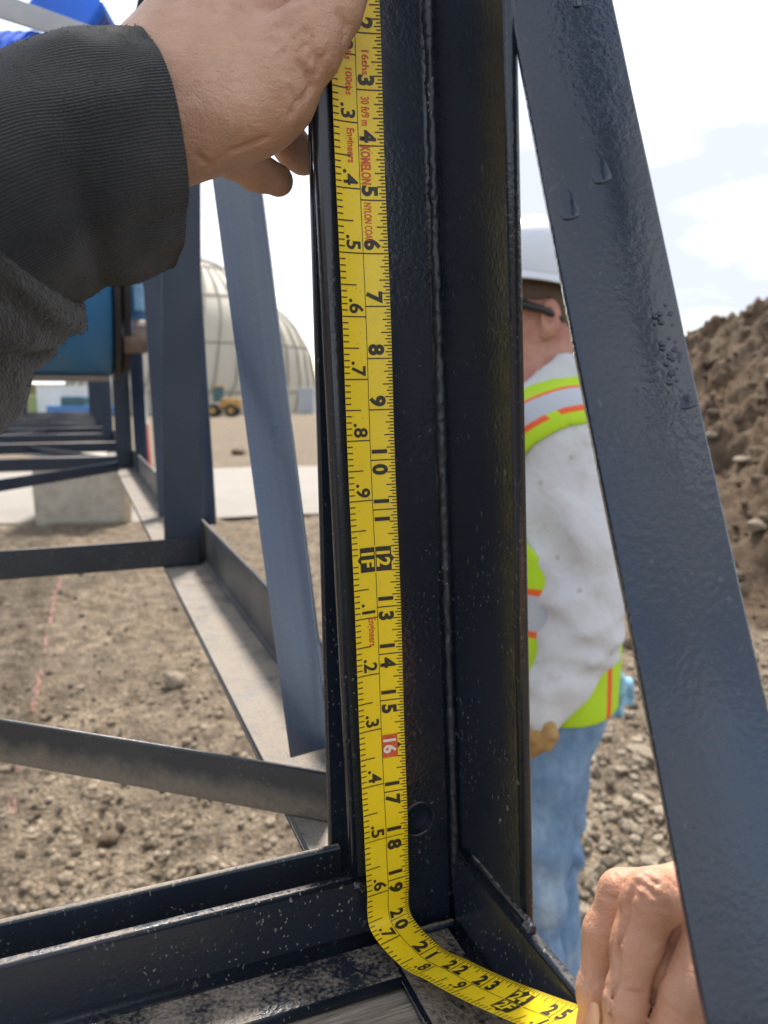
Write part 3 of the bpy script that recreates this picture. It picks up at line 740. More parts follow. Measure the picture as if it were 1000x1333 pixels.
# wheel loader
LY = simple('loader yellow', (.36, .20, .05), .55, .25, 2); GL = simple('tinted glass', (.03, .09, .10), .1)
lc = P(291, 531, 47); lc[2] = 0; k = 47/FPX*43/4.6*1.2
ld = root('wheel_loader', lc, 'small yellow wheel loader parked in front of the dome', 'wheel loader')
L = lambda a, b, c: lc + RT*a*k + A(FW[0], FW[1], 0)*b*k + A(0, 0, c*k)
LX = (RT, unit(A(FW[0], FW[1], 0)), A(0, 0, 1))
bbox('body', L(.9, 0, 1.55), (1.1*k, .8*k, .55*k), LY, ld, .12*k, LX)
bbox('chassis', L(-.2, 0, 1.0), (1.7*k, .55*k, .3*k), LY, ld, .08*k, LX)
cab = bbox('cab', L(-.5, 0, 2.55), (.55*k, .6*k, .85*k), GL, ld, .06*k, LX)
bbox('cab_roof', L(-.5, 0, 3.45), (.68*k, .72*k, .09*k), LY, cab, .04*k, LX)
bbox('lift_arm', L(-1.75, 0, 1.15), (.85*k, .35*k, .16*k), LY, ld, .04*k, LX)
bbox('bucket', L(-2.55, 0, .62), (.45*k, 1.1*k, .42*k), simple('bucket steel', (.10, .08, .06), .7), ld, .08*k, LX)
for a in (-1.05, 1.05):
    for b in (-.85, .85):
        t0, t1 = L(a, b-.22, .72), L(a, b+.22, .72); v, f = tube_vf([t0, t1], .72*k, 22); wh = part('wheel', v, f, BLK, ld)
        v, f = tube_vf([L(a, b-.25, .72), L(a, b+.25, .72)], .34*k, 16); part('rim', v, f, LY, wh)
# storage tanks / containers
def container(px, D, wpx, hpx, zb, colr, label, name='storage_container', cat='container', yaw=0.0):
    c = P(px, 520, D); c[2] = 0; w = wpx*D/FPX/2; h = hpx*D/FPX/2; r = root(name, c, label, cat, None)
    mt = simple(name + label[:6], colr, .6, .12, .6); ax = (RT, unit(A(FW[0], FW[1], 0)), A(0,0,1))
    bbox('shell', c + A(0, 0, h+zb), (w, w*.6, h), mt, r, .02*h, ax)
    n = 9
    for i in range(n):
        p = c - ax[1]*(w*.6+.02) + RT*w*(-.9 + 1.8*i/(n-1)) + A(0, 0, h+zb); bbox('corrugation', p, (w*.03, .03, h*.92), mt, r, 0, ax)
    return r
container(399, 53, 20, 34, 0, (.42, .44, .46), 'grey storage container at the right foot of the dome')
container(95, 48, 74, 36, .1, (.60, .64, .66), 'white site office container seen through the truss', 'site_office', 'site office')
container(40, 58, 50, 22, 0, (.30, .36, .16), 'green skip seen low through the far truss', 'skip', 'skip')
# pickup seen through the truss
pk = P(105, 530, 40); pk[2] = 0; k = .66; car = root('pickup_truck', pk, 'blue pickup truck parked in front of the white site office', 'pickup')
L = lambda a, b, c: pk + RT*a*k + A(FW[0], FW[1], 0)*b*k + A(0, 0, c*k); PB = simple('car blue', (.05, .16, .38), .3)
bbox('body', L(0, 0, .85), (2.4*k, .85*k, .38*k), PB, car, .12*k, LX); cb_ = bbox('cab', L(-.35, 0, 1.5), (.95*k, .75*k, .36*k), GL, car, .15*k, LX)
bbox('roof', L(-.35, 0, 1.87), (.85*k, .7*k, .05*k), PB, cb_, .03*k, LX)
for a in (-1.5, 1.5):
    for b in (-.8, .8):
        v, f = tube_vf([L(a, b-.12, .38), L(a, b+.12, .38)], .38*k, 18); part('wheel', v, f, BLK, car)
# low scrub line at the far edge of the site
SCR = simple('scrub', (.16, .15, .07), .95, .5, .8); v = []; f = []; 
for i in range(80):
    a = math.radians(-75 + 150*i/79) + YAW*.5; d = A(math.sin(a), math.cos(a), 0)*150; h = 1.5 + 2.2*vnoise(A(i*.45), A(.5))[0]
    v += [d, d + A(0,0,h)*1.0, d*1.06 + A(0,0,h*.8), d*1.06]
for i in range(79):
    for k_ in range(3): a = i*4+k_; f.append((a, a+4, a+5, a+1))
o = part('scrub', v, f, SCR); tag(o, 'low dry scrub along the far edge of the site', 'scrub', None, 'stuff')
# traffic cone beyond the truss
cn_ = P(77, 538, 26); cn_[2] = 0; tcone = root('traffic_cone', cn_, 'orange traffic cone on the ground beyond the far truss frames', 'traffic cone')
v, f = revolve_vf([(.0, .78), (.03, .78), (.17, .03), (.0, .03)], 20, cn_); part('cone', v, f, simple('cone orange', (.75, .16, .03), .5), tcone, False)
bbox('base', cn_ + A(0, 0, .02), (.21, .21, .02), BLK, tcone, .01)
# red and white striped pole
st = root('striped_pole', P(192, 585, 7.2)*A(1,1,0), 'red and white striped marker pole between the posts of the truss', 'marker pole')
q0, q1 = P(179, 440, 7.2), P(193, 600, 7.2); q2 = q1.copy(); RED = simple('pole red', (.60, .05, .04), .5); WHT = simple('pole white', (.75, .74, .70), .5)
dq = (q1-q0)/np.linalg.norm(q1-q0); Lq = (q0[2])/(-dq[2]); ns = 5
for i in range(ns):
    a = q0 + dq*Lq*i/ns; b = q0 + dq*Lq*(i+1)/ns; v, f = tube_vf([a, b], .026, 12); part('band', v, f, (RED, WHT)[i % 2], st, False)

#TAPE#
# ------------------------------------------------------------------ tape measure blade
IN = .0254
ctrl = [(0, P(453, -106, .3595)), (2, P(461, 43, .366)), (10.5, (P(461, 43, .366)+P(504, 1146, .419))/2 + A(0, -.0, 0)), (17.6, None), (19, P(504, 1146, .419)), (20, P(508, 1200, .4205)), (21, P(546, 1246, .400)),
        (22, P(584, 1267, .380)), (23, P(624, 1288, .360)), (24, P(668, 1308, .3405)), (25, P(715, 1327, .320)), (26, P(760, 1344, .301)), (27.5, P(815, 1372, .278))]
t2_, t19 = ctrl[1][1], ctrl[4][1]
ctrl[3] = (17.6, t2_ + (t19-t2_)*(15.6/17)); ctrl[2] = (10.5, t2_ + (t19-t2_)*.5)
cs = np.array([c[0] for c in ctrl]); cp = np.array([c[1] for c in ctrl])
tan = np.gradient(cp, cs, axis=0)
for i_ in (0, 1, 2, 3): tan[i_] = (t19-t2_)/17
def path(s):
    i = int(np.clip(np.searchsorted(cs, s) - 1, 0, len(cs)-2)); h = cs[i+1]-cs[i]; t = (s-cs[i])/h
    return ((2*t**3-3*t*t+1)*cp[i] + (t**3-2*t*t+t)*h*tan[i] + (-2*t**3+3*t*t)*cp[i+1] + (t**3-t*t)*h*tan[i+1])
_tf = {}
def tframe(s):
    k_ = round(s, 4)
    if k_ not in _tf: _tf[k_] = (path(s),) + tframe0(s)
    return _tf[k_]
def tframe0(s):
    d = unit(path(s+.05) - path(s-.05)); w = A(1, -.03, 0) if s < 17 else A(1, -.03 + .20*min(1, (s-17)/4), 0)
    w = unit(w - d*np.dot(w, d)); n = np.cross(w, d)
    if np.dot(n, CAM - path(s)) < 0: n = -n
    return d, w, n
TW = .0252
def tp(s, t, off=0.0):
    pc_, d, w, n = tframe(s); cup = .0016*float(np.interp(s, [0, 15, 19.2, 20.2, 21.5, 24], [1, 1, .25, .05, .3, .8]))
    wav = .0006*math.sin(s*1.1) if s < 18 else 0
    q = (2*t-1); return pc_ + w*(t-.5)*TW + n*(cup*q*q - cup*.4 + off + wav + .0012)
tape = root('tape_measure', path(19.5), 'yellow steel tape measure blade held down the post and bent along the chord', 'tape measure')
ss = np.concatenate([np.arange(0, 18, .25), np.arange(18, 22.5, .06), np.arange(22.5, 27.51, .2)]); NTT = 12
v = [tp(s, k/NTT) for s in ss for k in range(NTT+1)]; v2 = [tp(s, k/NTT, -.00018) for s in ss for k in range(NTT+1)]
f = []; nv = len(v); M1 = NTT+1
for i in range(len(ss)-1):
    for k in range(NTT):
        a = i*M1+k; f.append((a, a+1, a+M1+1, a+M1)); f.append((a+nv, a+M1+nv, a+M1+1+nv, a+1+nv))
    for k in (0, NTT): a = i*M1+k; f.append((a, a+M1, a+M1+nv, a+nv))
m = NT('tape yellow'); cc = m.mix(m.noise(25, 4), (.85, .60, .008), (.92, .67, .02)); cc = m.mix(m.ramp(m.noise(70, 5, .7), [(.56, 0), (.78, .22)]), cc, (.42, .33, .10))
cc = m.mix(m.ramp(m.vor(240), [(.05, .6), (.12, 0)]), cc, (.28, .20, .06))
m.col(cc); m.set(Roughness=.36, Specular__IOR__Level=.5); m.bump(m.noise(120, 3), .08, .001); TAPEM = m.m
blade = part('blade', v + v2, f, TAPEM, tape, True)
bm = bmesh.new(); bm.from_mesh(blade.data); bmesh.ops.recalc_face_normals(bm, faces=bm.faces[:])
for ed in bm.edges:
    if len(ed.link_faces) == 2 and ed.calc_face_angle(0) > 1: ed.smooth = False
bm.to_mesh(blade.data); bm.free()
INK = simple('black ink', (.030, .024, .012), .5, .3, 300); REDINK = simple('red ink', (.62, .10, .03), .5, .2, 200)
OFF = .00022
def strip(mb, s0, s1, t0, t1, off=OFF, ns=1, nt=1):
    vv = [tp(s0+(s1-s0)*i/ns, t0+(t1-t0)*k/nt, off) for i in range(ns+1) for k in range(nt+1)]; ff = []
    for i in range(ns):
        for k in range(nt): a = i*(nt+1)+k; ff.append((a, a+1, a+nt+2, a+nt+1))
    mb.add(vv, ff)
def orient(o):
    me = o.data; bm = bmesh.new(); bm.from_mesh(me)
    for fc in bm.faces:
        fc.normal_update()
        if fc.normal.dot(Vector(CAM) - fc.calc_center_median()) < 0: fc.normal_flip()
    bm.to_mesh(me); bm.free()
mb = MB(); lw = .011
for i in range(0, 27*16):
    s = i/16 + .0
    if s < .5: continue
    if i % 16 == 0:
        if int(s) in (12, 24): strip(mb, s-lw, s+lw, .88, 1, ns=1); continue
        strip(mb, s-lw, s+lw, .5, 1, nt=4)
    else:
        ln = {8: .20, 4: .165, 12: .165}.get(i % 16, .125 if i % 2 == 0 else .085); strip(mb, s-lw, s+lw, 1-ln, 1, nt=2)
for i in range(0, 225):
    s = i*.12
    if s < .5 or s > 27: continue
    if i % 10 == 0:
        if i % 100 != 0: strip(mb, s-lw, s+lw, 0, .5, nt=4)
    else: strip(mb, s-lw, s+lw, 0, .33 if i % 10 == 5 else .12, nt=2)
o = mb.build('tick_marks', INK, tape); o['kind'] = 'stuff'; orient(o)
mb = MB(); strip(mb, .4, 11.72, .494, .506, ns=40); strip(mb, 12.28, 23.7, .494, .506, ns=90); strip(mb, 24.3, 27.2, .494, .506, ns=14); o = mb.build('centre_line', INK, tape); orient(o)
_txt = []
def text(st, s0, t0, size_t, mat, smax=None, anchor='c', bold=.02, off=OFF, sx=1.0, name='numeral'):
    cu = bpy.data.curves.new('t', 'FONT'); cu.body = st; cu.size = 1; cu.offset = bold; cu.resolution_u = 3; cu.space_character = 1.02
    ob = bpy.data.objects.new('t', cu); COL.objects.link(ob); _txt.append((ob, s0, t0, size_t, mat, smax, anchor, off, sx, name))
for k in range(2, 27):
    if k in (12, 24): text(str(k), k, .54, .27, TAPEM, bold=.035, off=OFF*2.2)
    elif k == 16: text('16', k, .54, .27, simple('white ink', (.8, .74, .6), .5), bold=.03, off=OFF*2.2)
    elif k < 10: text(str(k), k-.17, .545, .30, INK, bold=.045)
    else:
        text(str(k)[0], k-.17, .545, .30, INK, bold=.045); text(str(k)[1], k+.19, .545, .30, INK, bold=.045)
for k in range(2, 23):
    if k in (10, 20): continue
    d = k % 10; text('.' + str(d), k*1.2-.20, .17, .29, INK, bold=.025)
text('1F', 12, .20, .27, TAPEM, bold=.03, off=OFF*2.2); text('2F', 24, .20, .27, TAPEM, bold=.03, off=OFF*2.2)
text('16ths', 2.52, .62, .14, REDINK, .44, name='lettering'); text('10ths  100ths', 2.62, .28, .14, REDINK, 1.0, name='lettering')
text("30 ft/9 m", 3.38, .58, .16, REDINK, .52, name='lettering'); text('KOMELON', 4.36, .54, .19, REDINK, .70, bold=.035, name='lettering')
text('NYLON COAT', 5.42, .56, .15, REDINK, .74, name='lettering'); text('Engineers', 4.02, .27, .16, REDINK, .62, name='lettering')
text('Engineers', 13.50, .30, .16, REDINK, .60, name='lettering')
bpy.context.view_layer.update(); dg = bpy.context.evaluated_depsgraph_get()
def put_text(ob, s0, t0, size_t, mat, smax, anchor, off, sx, name):
    me = ob; bm = bmesh.new(); bm.from_mesh(me)
    bmesh.ops.triangulate(bm, faces=bm.faces[:]); bmesh.ops.remove_doubles(bm, verts=bm.verts[:], dist=1e-5)
    xs = [x.co.x for x in bm.verts]; ys = [x.co.y for x in bm.verts]
    x0, x1 = min(xs), max(xs); H0 = .72; sc_t = size_t/H0; sc_s = sc_t*TW/IN*sx
    if smax: sc_s = smax/(x1-x0)
    for x in bm.verts:
        s = s0 + (x.co.x-(x0+x1)/2)*sc_s; t = t0 + x.co.y*sc_t; x.co = Vector(tp(s, t, off))
    bm.to_mesh(me); bm.free(); me.materials.clear(); o = link(name, me, mat, tape); orient(o)
def box12(k, t0, t1, mat, dia=None):
    mb = MB(); strip(mb, k-.25, k+.25, t0, t1, OFF*1.2, 4, 4)
    if dia:
        e, w = dia; pts = [tp(k-.08, e, OFF*1.2), tp(k, w, OFF*1.2), tp(k+.08, e, OFF*1.2)]; mb.add(pts, [(0, 1, 2)])
    o = mb.build('numeral_panel', mat, tape); orient(o)
for k in (12, 24): box12(k, .51, .84, INK, (.84, .90)); box12(k, .17, .49, INK, (.17, .11))
box12(16, .51, .84, REDINK); mb = MB(); mb.add([tp(15.93, .84, OFF*1.3), tp(16, .92, OFF*1.3), tp(16.07, .84, OFF*1.3)], [(0, 1, 2)]); o = mb.build('pointer_mark', INK, tape); orient(o)
_tm = [bpy.data.meshes.new_from_object(a_[0].evaluated_get(dg)) for a_ in _txt]
for a_ in _txt: bpy.data.objects.remove(a_[0])
for me_, a_ in zip(_tm, _txt): put_text(me_, *a_[1:])
#/TAPE#
#HANDS#
# ------------------------------------------------------------------ hands
def skin_mat(name, lo, hi, bs=.7):
    m = NT(name); n = m.noise(28, 5, .6); c = m.mix(m.ramp(n, [(.3, 0), (.7, 1)]), lo, hi)
    c = m.mix(m.ramp(m.noise(65, 4, .6), [(.55, 0), (.75, .45)]), c, (lo[0]*.72, lo[1]*.66, lo[2]*.62))
    c = m.mix(m.ramp(m.noise(14, 3), [(.52, 0), (.75, .3)]), c, (.46, .235, .17))
    c = m.mix(m.ramp(m.noise(48, 6, .75), [(.60, 0), (.70, .38)]), c, (.20, .15, .11)); c = m.mix(m.ramp(m.noise(7, 3), [(.55, 0), (.72, .25)]), c, (.28, .20, .15))
    m.col(c); m.set(Roughness=.52, Specular__IOR__Level=.4); m.b.inputs['Subsurface Weight'].default_value = .06
    m.b.inputs['Subsurface Radius'].default_value = (.006, .0025, .0015); m.b.inputs['Subsurface Scale'].default_value = .6
    v1 = m.vor(520, None, (1, 1, .7), None, 'DISTANCE_TO_EDGE'); w = m.noise(160, 4, .65)
    h = m.math('ADD', m.math('MULTIPLY', m.ramp(v1, [(0, 0), (.14, 1)]), .22), m.math('ADD', m.math('MULTIPLY', w, .8), m.math('ADD', m.math('MULTIPLY', m.noise(420, 3, .6), .8), m.math('MULTIPLY', m.noise(130, 4, .65, None, (1, 1, 3.2)), 1.0)))); m.bump(h, bs, .0012); return m.m
SKIN = skin_mat('skin', (.46, .255, .168), (.62, .40, .29), .5); SKIN2 = skin_mat('skin ruddy', (.42, .19, .108), (.57, .315, .20), .42)
NAIL = simple('finger nail', (.60, .40, .32), .3, .1, 60)
def surf(fn, px, py, D0, D1=.46):
    D = np.arange(D0, D1, .0004); p = CAM + np.outer(D, ray(px, py)); q = np.where(fn(p) < 0)[0]
    return p[q[0]] if len(q) else P(px, py, D1)
def grooves(fn, lines, D0):
    out = []
    for r, pts in lines:
        w = [surf(fn, x, y, D0) for x, y in pts]; out += [(a, b, r) for a, b in zip(w[:-1], w[1:])]
    return out
# the hand that presses the tape against the post, with its forearm in a dark sweatshirt sleeve
per = root('person', P(-60, 330, .29), 'arm in a dark grey sweatshirt with the hand pressing the tape to the post', 'person')
def grip(p):
    d = chain(p, [(P(95, 210, .333), .027), (P(190, 152, .350), .030), (P(250, 118, .356), .032)], .01)
    # metacarpal block of the back of the hand
    for a, b, ra, rb in (((228, 100, .362), (300, -70, .375), .025, .021), ((262, 110, .360), (352, -60, .378), .028, .022), ((300, 120, .360), (400, -40, .375), .026, .020), ((245, 138, .362), (330, 60, .38), .023, .022)):
        d = smin(d, s_cone(p, P(*a), P(*b), ra, rb), .016)
    # thumb ball and thumb
    d = smin(d, chain(p, [(P(245, 154, .350), .0235), (P(312, 128, .347), .0220), (P(356, 100, .345), .0198)], .01), .012)
    d = smin(d, chain(p, [(P(356, 99, .345), .0195), (P(398, 58, .341), .0158), (P(433, 12, .3385), .0122), (P(448, -24, .341), .0108), (P(456, -50, .345), .009)], .006), .008)
    d = smin(d, s_ell(p, P(342, 136, .352), (.019, .016, .016)), .012)
    d = smin(d, s_ell(p, P(383, 104, .343), (.0085, .009, .010)), .006)
    # curled fingers behind the leg of the post
    fing = chain(p, [(P(262, 158, .375), .0125), (P(300, 203, .393), .0105), (P(335, 224, .403), .0095), (P(361, 234, .407), .0085)], .004)
    d = smin(d, fing, .006)
    f2 = chain(p, [(P(300, 110, .385), .012), (P(352, 160, .41), .0100), (P(381, 192, .422), .0095), (P(394, 208, .428), .0085)], .004); d = smin(d, f2, .006)
    f3 = chain(p, [(P(340, 20, .385), .012), (P(385, 60, .425), .0105), (P(405, 100, .44), .0090), (P(412, 125, .44), .0080)], .004); d = smin(d, f3, .004)
    f4 = chain(p, [(P(380, -50, .38), .012), (P(410, -30, .425), .0105), (P(425, 10, .44), .0090), (P(428, 40, .44), .0080)], .004); d = smin(d, f4, .004)
    return d + .0007*vnoise3(p*170) + .0012*vnoise3(p*60)
_rg = np.random.RandomState(3)
_ln = [(.0016, [(390, 82), (402, 100), (405, 114), (394, 130)]), (.0012, [(410, 70), (416, 84), (412, 96)]), (.0011, [(378, 118), (386, 134), (378, 150)]), (.0013, [(262, 226), (300, 198), (345, 180)]), (.0010, [(256, 200), (272, 214)]), (.0010, [(440, 18), (450, 36), (448, 50)])]
for _ in range(22):
    x, y = _rg.uniform(352, 430), _rg.uniform(20, 84); L_ = _rg.uniform(6, 15); a_ = _rg.normal(2.2, .35); _ln.append((_rg.uniform(.0005, .0009), [(x, y), (x + L_*math.cos(a_), y + L_*math.sin(a_)*.9)]))
_gr = grooves(grip, _ln, .29)
def grip_c(p):
    d = grip(p)
    for a, b, r in _gr: d = smax(d, -s_cone(p, a, b, r, r), .0014)
    return d
pts_ = np.array([P(x, y, D) for x in (60, 480) for y in (-150, 270) for D in (.30, .46)])
sdf_part('hand', grip_c, pts_.min(0)-.012, pts_.max(0)+.012, .0013, SKIN, per, 0)
# fore-nail edge at the thumb tip
v, f = xcyl(0, 0, 0, 0, 1, 14, [(0, 0), (1, 0), (1, 1), (0, 1)])
# ---- sleeve: body, then a ribbed cuff
m = NT('sweatshirt fleece'); c = m.mix(m.ramp(m.noise(7, 5, .6), [(.3, 0), (.7, 1)]), (.022, .020, .0175), (.052, .048, .041)); c = m.mix(m.ramp(m.noise(24, 4), [(.55, 0), (.8, .5)]), c, (.10, .09, .075))
fz = m.noise(900, 3); c = m.mix(m.ramp(fz, [(.4, .35), (.6, 0)]), c, (.02, .02, .02)); m.col(c); m.set(Roughness=.95, Specular__IOR__Level=.15, Sheen__Weight=.25)
m.bump(m.math('ADD', fz, m.math('ADD', m.math('MULTIPLY', m.noise(60, 5, .7), 2.2), m.math('MULTIPLY', m.noise(260, 3), .8))), .9, .0016); FLEECE = m.m
m = NT('rib knit'); uv = m.n('ShaderNodeUVMap'); sx = m.sep(uv.outputs[0])
wob = m.math('MULTIPLY', m.noise(34, 4, .6), 13.0); rib = m.math('SINE', m.math('ADD', m.math('MULTIPLY', sx[0], 2*math.pi*230), wob)); rib01 = m.math('MULTIPLY_ADD', rib, .5, .5)
c = m.mix(m.ramp(m.noise(14, 5, .6), [(.3, 0), (.7, 1)]), (.017, .0185, .021), (.050, .051, .052)); c = m.mix(m.math('MULTIPLY', m.math('SUBTRACT', 1.0, rib01), m.ramp(m.noise(22, 3), [(.35, .05), (.65, .42)])), c, (.016, .017, .02))
st_ = m.ramp(m.noise(20, 5, .7), [(.57, 0), (.72, .45)]); c = m.mix(st_, c, (.24, .20, .15)); m.col(c); m.set(Roughness=.95, Specular__IOR__Level=.12, Sheen__Weight=.2)
m.bump(m.math('ADD', m.math('MULTIPLY', rib01, .55), m.math('ADD', m.math('MULTIPLY', m.noise(1100, 3), 1.0), m.math('MULTIPLY', m.noise(90, 4), .9))), .75, .0010); KNIT = m.m
def loft(name, secs, mat, parent, nu=120, nv=70, disp=None, thick=.003, inner=True):
    """secs: list of (centre, axis u (unit*radius), axis v (unit*radius)); smooth tube with a turned-in end"""
    n = len(secs); S = np.array([np.concatenate(s) for s in secs]); par = np.linspace(0, 1, n)
    def at(t): 
        x = t*(n-1); i = int(min(max(math.floor(x), 0), n-2)); f_ = x-i
        p0, p1, p2, p3 = S[max(i-1,0)], S[i], S[i+1], S[min(i+2,n-1)]
        return .5*((2*p1) + (-p0+p2)*f_ + (2*p0-5*p1+4*p2-p3)*f_**2 + (-p0+3*p1-3*p2+p3)*f_**3)
    vv = []; uvv = []
    for j in range(nv+1):
        q = at(j/nv); c, u_, w_ = q[:3], q[3:6], q[6:9]; ax_ = np.cross(u_, w_)
        for i in range(nu+1):
            a = 2*math.pi*i/nu; r = 1 + (disp(a, j/nv) if disp else 0); vv.append(c + (u_*math.cos(a) + w_*math.sin(a))*r); uvv.append((i/nu, j/nv))
    if inner:
        q = at(1); c, u_, w_ = q[:3], q[3:6], q[6:9]; q2 = at(.8)
        for fr, back in ((.97, .0), (.93, .12), (.9, .5)):
            for i in range(nu+1):
                a = 2*math.pi*i/nu; r = (1 + (disp(a, 1) if disp else 0))*fr; vv.append(c*(1-back) + q2[:3]*back + (u_*math.cos(a) + w_*math.sin(a))*r); uvv.append((i/nu, 1+back))
    rows = len(vv)//(nu+1); ff = []
    for j in range(rows-1):
        for i in range(nu): a = j*(nu+1)+i; ff.append((a, a+1, a+nu+2, a+nu+1))
    me = mesh_of(name, vv, ff, True); ul = me.uv_layers.new(name='UVMap')
    for lp in me.loops: ul.data[lp.index].uv = uvv[lp.vertex_index]
    bm = bmesh.new(); bm.from_mesh(me); bmesh.ops.remove_doubles(bm, verts=bm.verts[:], dist=1e-6); bmesh.ops.recalc_face_normals(bm, faces=bm.faces[:]); bm.to_mesh(me); bm.free()
    return link(name, me, mat, parent)
def sec(px, py, D, ang, ru, rv, tilt=0.0):
    """ring centre; u lies in the picture plane at angle ang (deg, 0 = up), rv is its depth half-axis"""
    a = math.radians(ang); u = UP*math.cos(a) + RT*math.sin(a); ax_ = unit(RT*math.cos(a) - UP*math.sin(a)); w = unit(FW + ax_*tilt)
    return (P(px, py, D), u*ru, w*rv)
body_secs = [sec(-330, 455, .235, -30, .072, .060), sec(-200, 390, .262, -32, .069, .058), sec(-118, 336, .283, -36, .063, .055), sec(-66, 304, .296, -38, .0590, .054), sec(-22, 276, .306, -38, .0535, .052), sec(0, 262, .311, -36, .047, .048)]
def body_disp(a, t):
    q = A(math.cos(a)*1.3 + 3, math.sin(a)*1.3 + 5, t*5.0)[None]; w = float(vnoise3(q)[0]); w2 = float(vnoise3(q*2.3 + 7)[0])
    fold_ = math.exp(-((t - .62 - .16*math.sin(a + .6))/.05)**2) + .7*math.exp(-((t - .36 + .10*math.sin(a*1.0 + 2.2))/.05)**2)
    return (.09*w + .07*w2 - .075*fold_)*min(1, (1-t)*7) + .02*math.exp(-((t-.86)/.09)**2)
slv = loft('sleeve', body_secs, FLEECE, per, 110, 70, body_disp, inner=True)
cuff_secs = [sec(-70, 306, .296, -34, .048, .044), sec(0, 272, .306, -31, .0500, .046, -.1), sec(68, 242, .318, -26, .0512, .047, -.25), sec(126, 224, .329, -21, .0520, .046, -.38), sec(170, 211, .337, -17, .0525, .045, -.48), sec(199, 203, .343, -14, .0525, .044, -.56)]
def cuff_disp(a, t):
    low = max(0, -math.cos(a))**2
    q = A(math.cos(a)*1.5 + 9, math.sin(a)*1.5 + 4, t*3.2)[None]; w = float(vnoise3(q)[0])
    return .03*math.sin(2*a + 3*t) + .17*w + .05*float(vnoise3(q*2.1 + 4)[0]) - low*.10 - .10*math.exp(-((a-3.75)/.16)**2)*max(0, t-.35) - .06*math.exp(-((t-.52-.1*math.cos(a))/.06)**2)*max(0, -math.cos(a-.4))
cfo = loft('cuff', cuff_secs, KNIT, per, 240, 60, cuff_disp, inner=True)
def fuzz(src, parent, n, mat, ln=(.0008, .0026)):
    me = src.data; nv = len(me.vertices); co = np.empty(nv*3); me.vertices.foreach_get('co', co); co = co.reshape(-1, 3); no = np.empty(nv*3); me.vertices.foreach_get('normal', no); no = no.reshape(-1, 3)
    ed = np.array([e.vertices[:] for e in me.edges]); k = RNG.randint(0, len(ed), n); t = RNG.rand(n, 1); p = co[ed[k, 0]]*(1-t) + co[ed[k, 1]]*t; nn_ = no[ed[k, 0]] + RNG.normal(0, .75, (n, 3))
    nn_ /= np.linalg.norm(nn_, axis=1, keepdims=True); L_ = RNG.uniform(*ln, (n, 1)); sd_ = np.cross(nn_, RNG.normal(size=(n, 3))); sd_ /= np.linalg.norm(sd_, axis=1, keepdims=True)
    bend = RNG.normal(0, .35, (n, 3))*L_
    v = np.stack([p - sd_*.00006, p + sd_*.00006, p + nn_*L_*.6 + sd_*.00004, p + nn_*L_ + bend], 1).reshape(-1, 3)
    i = np.arange(n)*4; f = np.concatenate([np.stack([i, i+1, i+2], 1), np.stack([i, i+2, i+3], 1)])
    o = part('fuzz', v, f, mat, parent); o['kind'] = 'stuff'

LINT = simple('lint', (.045, .043, .04), .9, .4, 300)
fuzz(slv, slv, 5000, LINT, (.0005, .0016)); fuzz(cfo, cfo, 6000, LINT, (.0004, .0012))
# the hand at the lower right that draws the tape end along the chord
per2 = root('person', P(1150, 1350, .36), 'bare hand with bent fingers pulling the tape end behind the leaning bar', 'person')
def pull(p):
    d = chain(p, [(P(900, 1150, .318), .0098), (P(852, 1160, .310), .0083), (P(810, 1163, .311), .0087), (P(788, 1215, .310), .0080), (P(778, 1290, .307), .0077), (P(776, 1345, .305), .0071), (P(782, 1385, .297), .006)], .005)   # far finger
    d2 = chain(p, [(P(915, 1165, .304), .0112), (P(882, 1172, .296), .0100), (P(848, 1172, .289), .0104), (P(831, 1230, .286), .0089), (P(817, 1305, .283), .0078), (P(810, 1370, .283), .0074), (P(808, 1400, .283), .0065)], .005)  # middle
    d3 = chain(p, [(P(955, 1215, .290), .0105), (P(917, 1240, .281), .0102), (P(898, 1290, .276), .0102), (P(882, 1345, .274), .0094), (P(872, 1405, .272), .0078)], .005)
    d4 = chain(p, [(P(965, 1240, .285), .010), (P(955, 1275, .272), .0085), (P(945, 1330, .268), .0080), (P(930, 1400, .268), .007)], .004)
    th = chain(p, [(P(985, 1300, .315), .014), (P(925, 1390, .317), .0115), (P(850, 1410, .310), .0095), (P(815, 1412, .304), .0080)], .005)
    h = chain(p, [(P(930, 1172, .312), .0125), (P(990, 1205, .318), .021), (P(1080, 1270, .330), .028), (P(1180, 1350, .345), .028), (P(1330, 1460, .37), .036)], .01)
    h = smin(h, s_cone(p, P(985, 1235, .300), P(1050, 1290, .31), .014, .022), .012)
    d = smin(d, h, .004); d2 = smin(d2, h, .004); d3 = smin(d3, h, .004); d4 = smin(d4, h, .004)
    body = smin(smin(smin(d, d2, .0003), d3, .0003), d4, .0005); body = smin(body, th, .004)
    body = smin(body, chain(p, [(P(905, 1205, .304), .0105), (P(878, 1260, .302), .0105), (P(858, 1310, .301), .0100), (P(845, 1370, .301), .0090)], .004), .0008)
    return body + .0004*vnoise3(p*230) + .0007*vnoise3(p*75)
_ln2 = [(.0011, [(826, 1152), (813, 1200), (804, 1262), (795, 1340)]), (.0017, [(880, 1212), (870, 1236), (861, 1266), (851, 1300), (838, 1350)]), (.0009, [(826, 1147), (840, 1153), (855, 1168)]), (.0008, [(840, 1139), (856, 1152)]), (.0007, [(822, 1160), (836, 1168), (846, 1180)]), (.0007, [(788, 1156), (806, 1164)]), (.0008, [(784, 1164), (803, 1171)]), (.0006, [(800, 1140), (812, 1149)]),
        (.0006, [(812, 1290), (836, 1294)]), (.0006, [(770, 1282), (790, 1286)]), (.0006, [(868, 1142), (882, 1156)])]
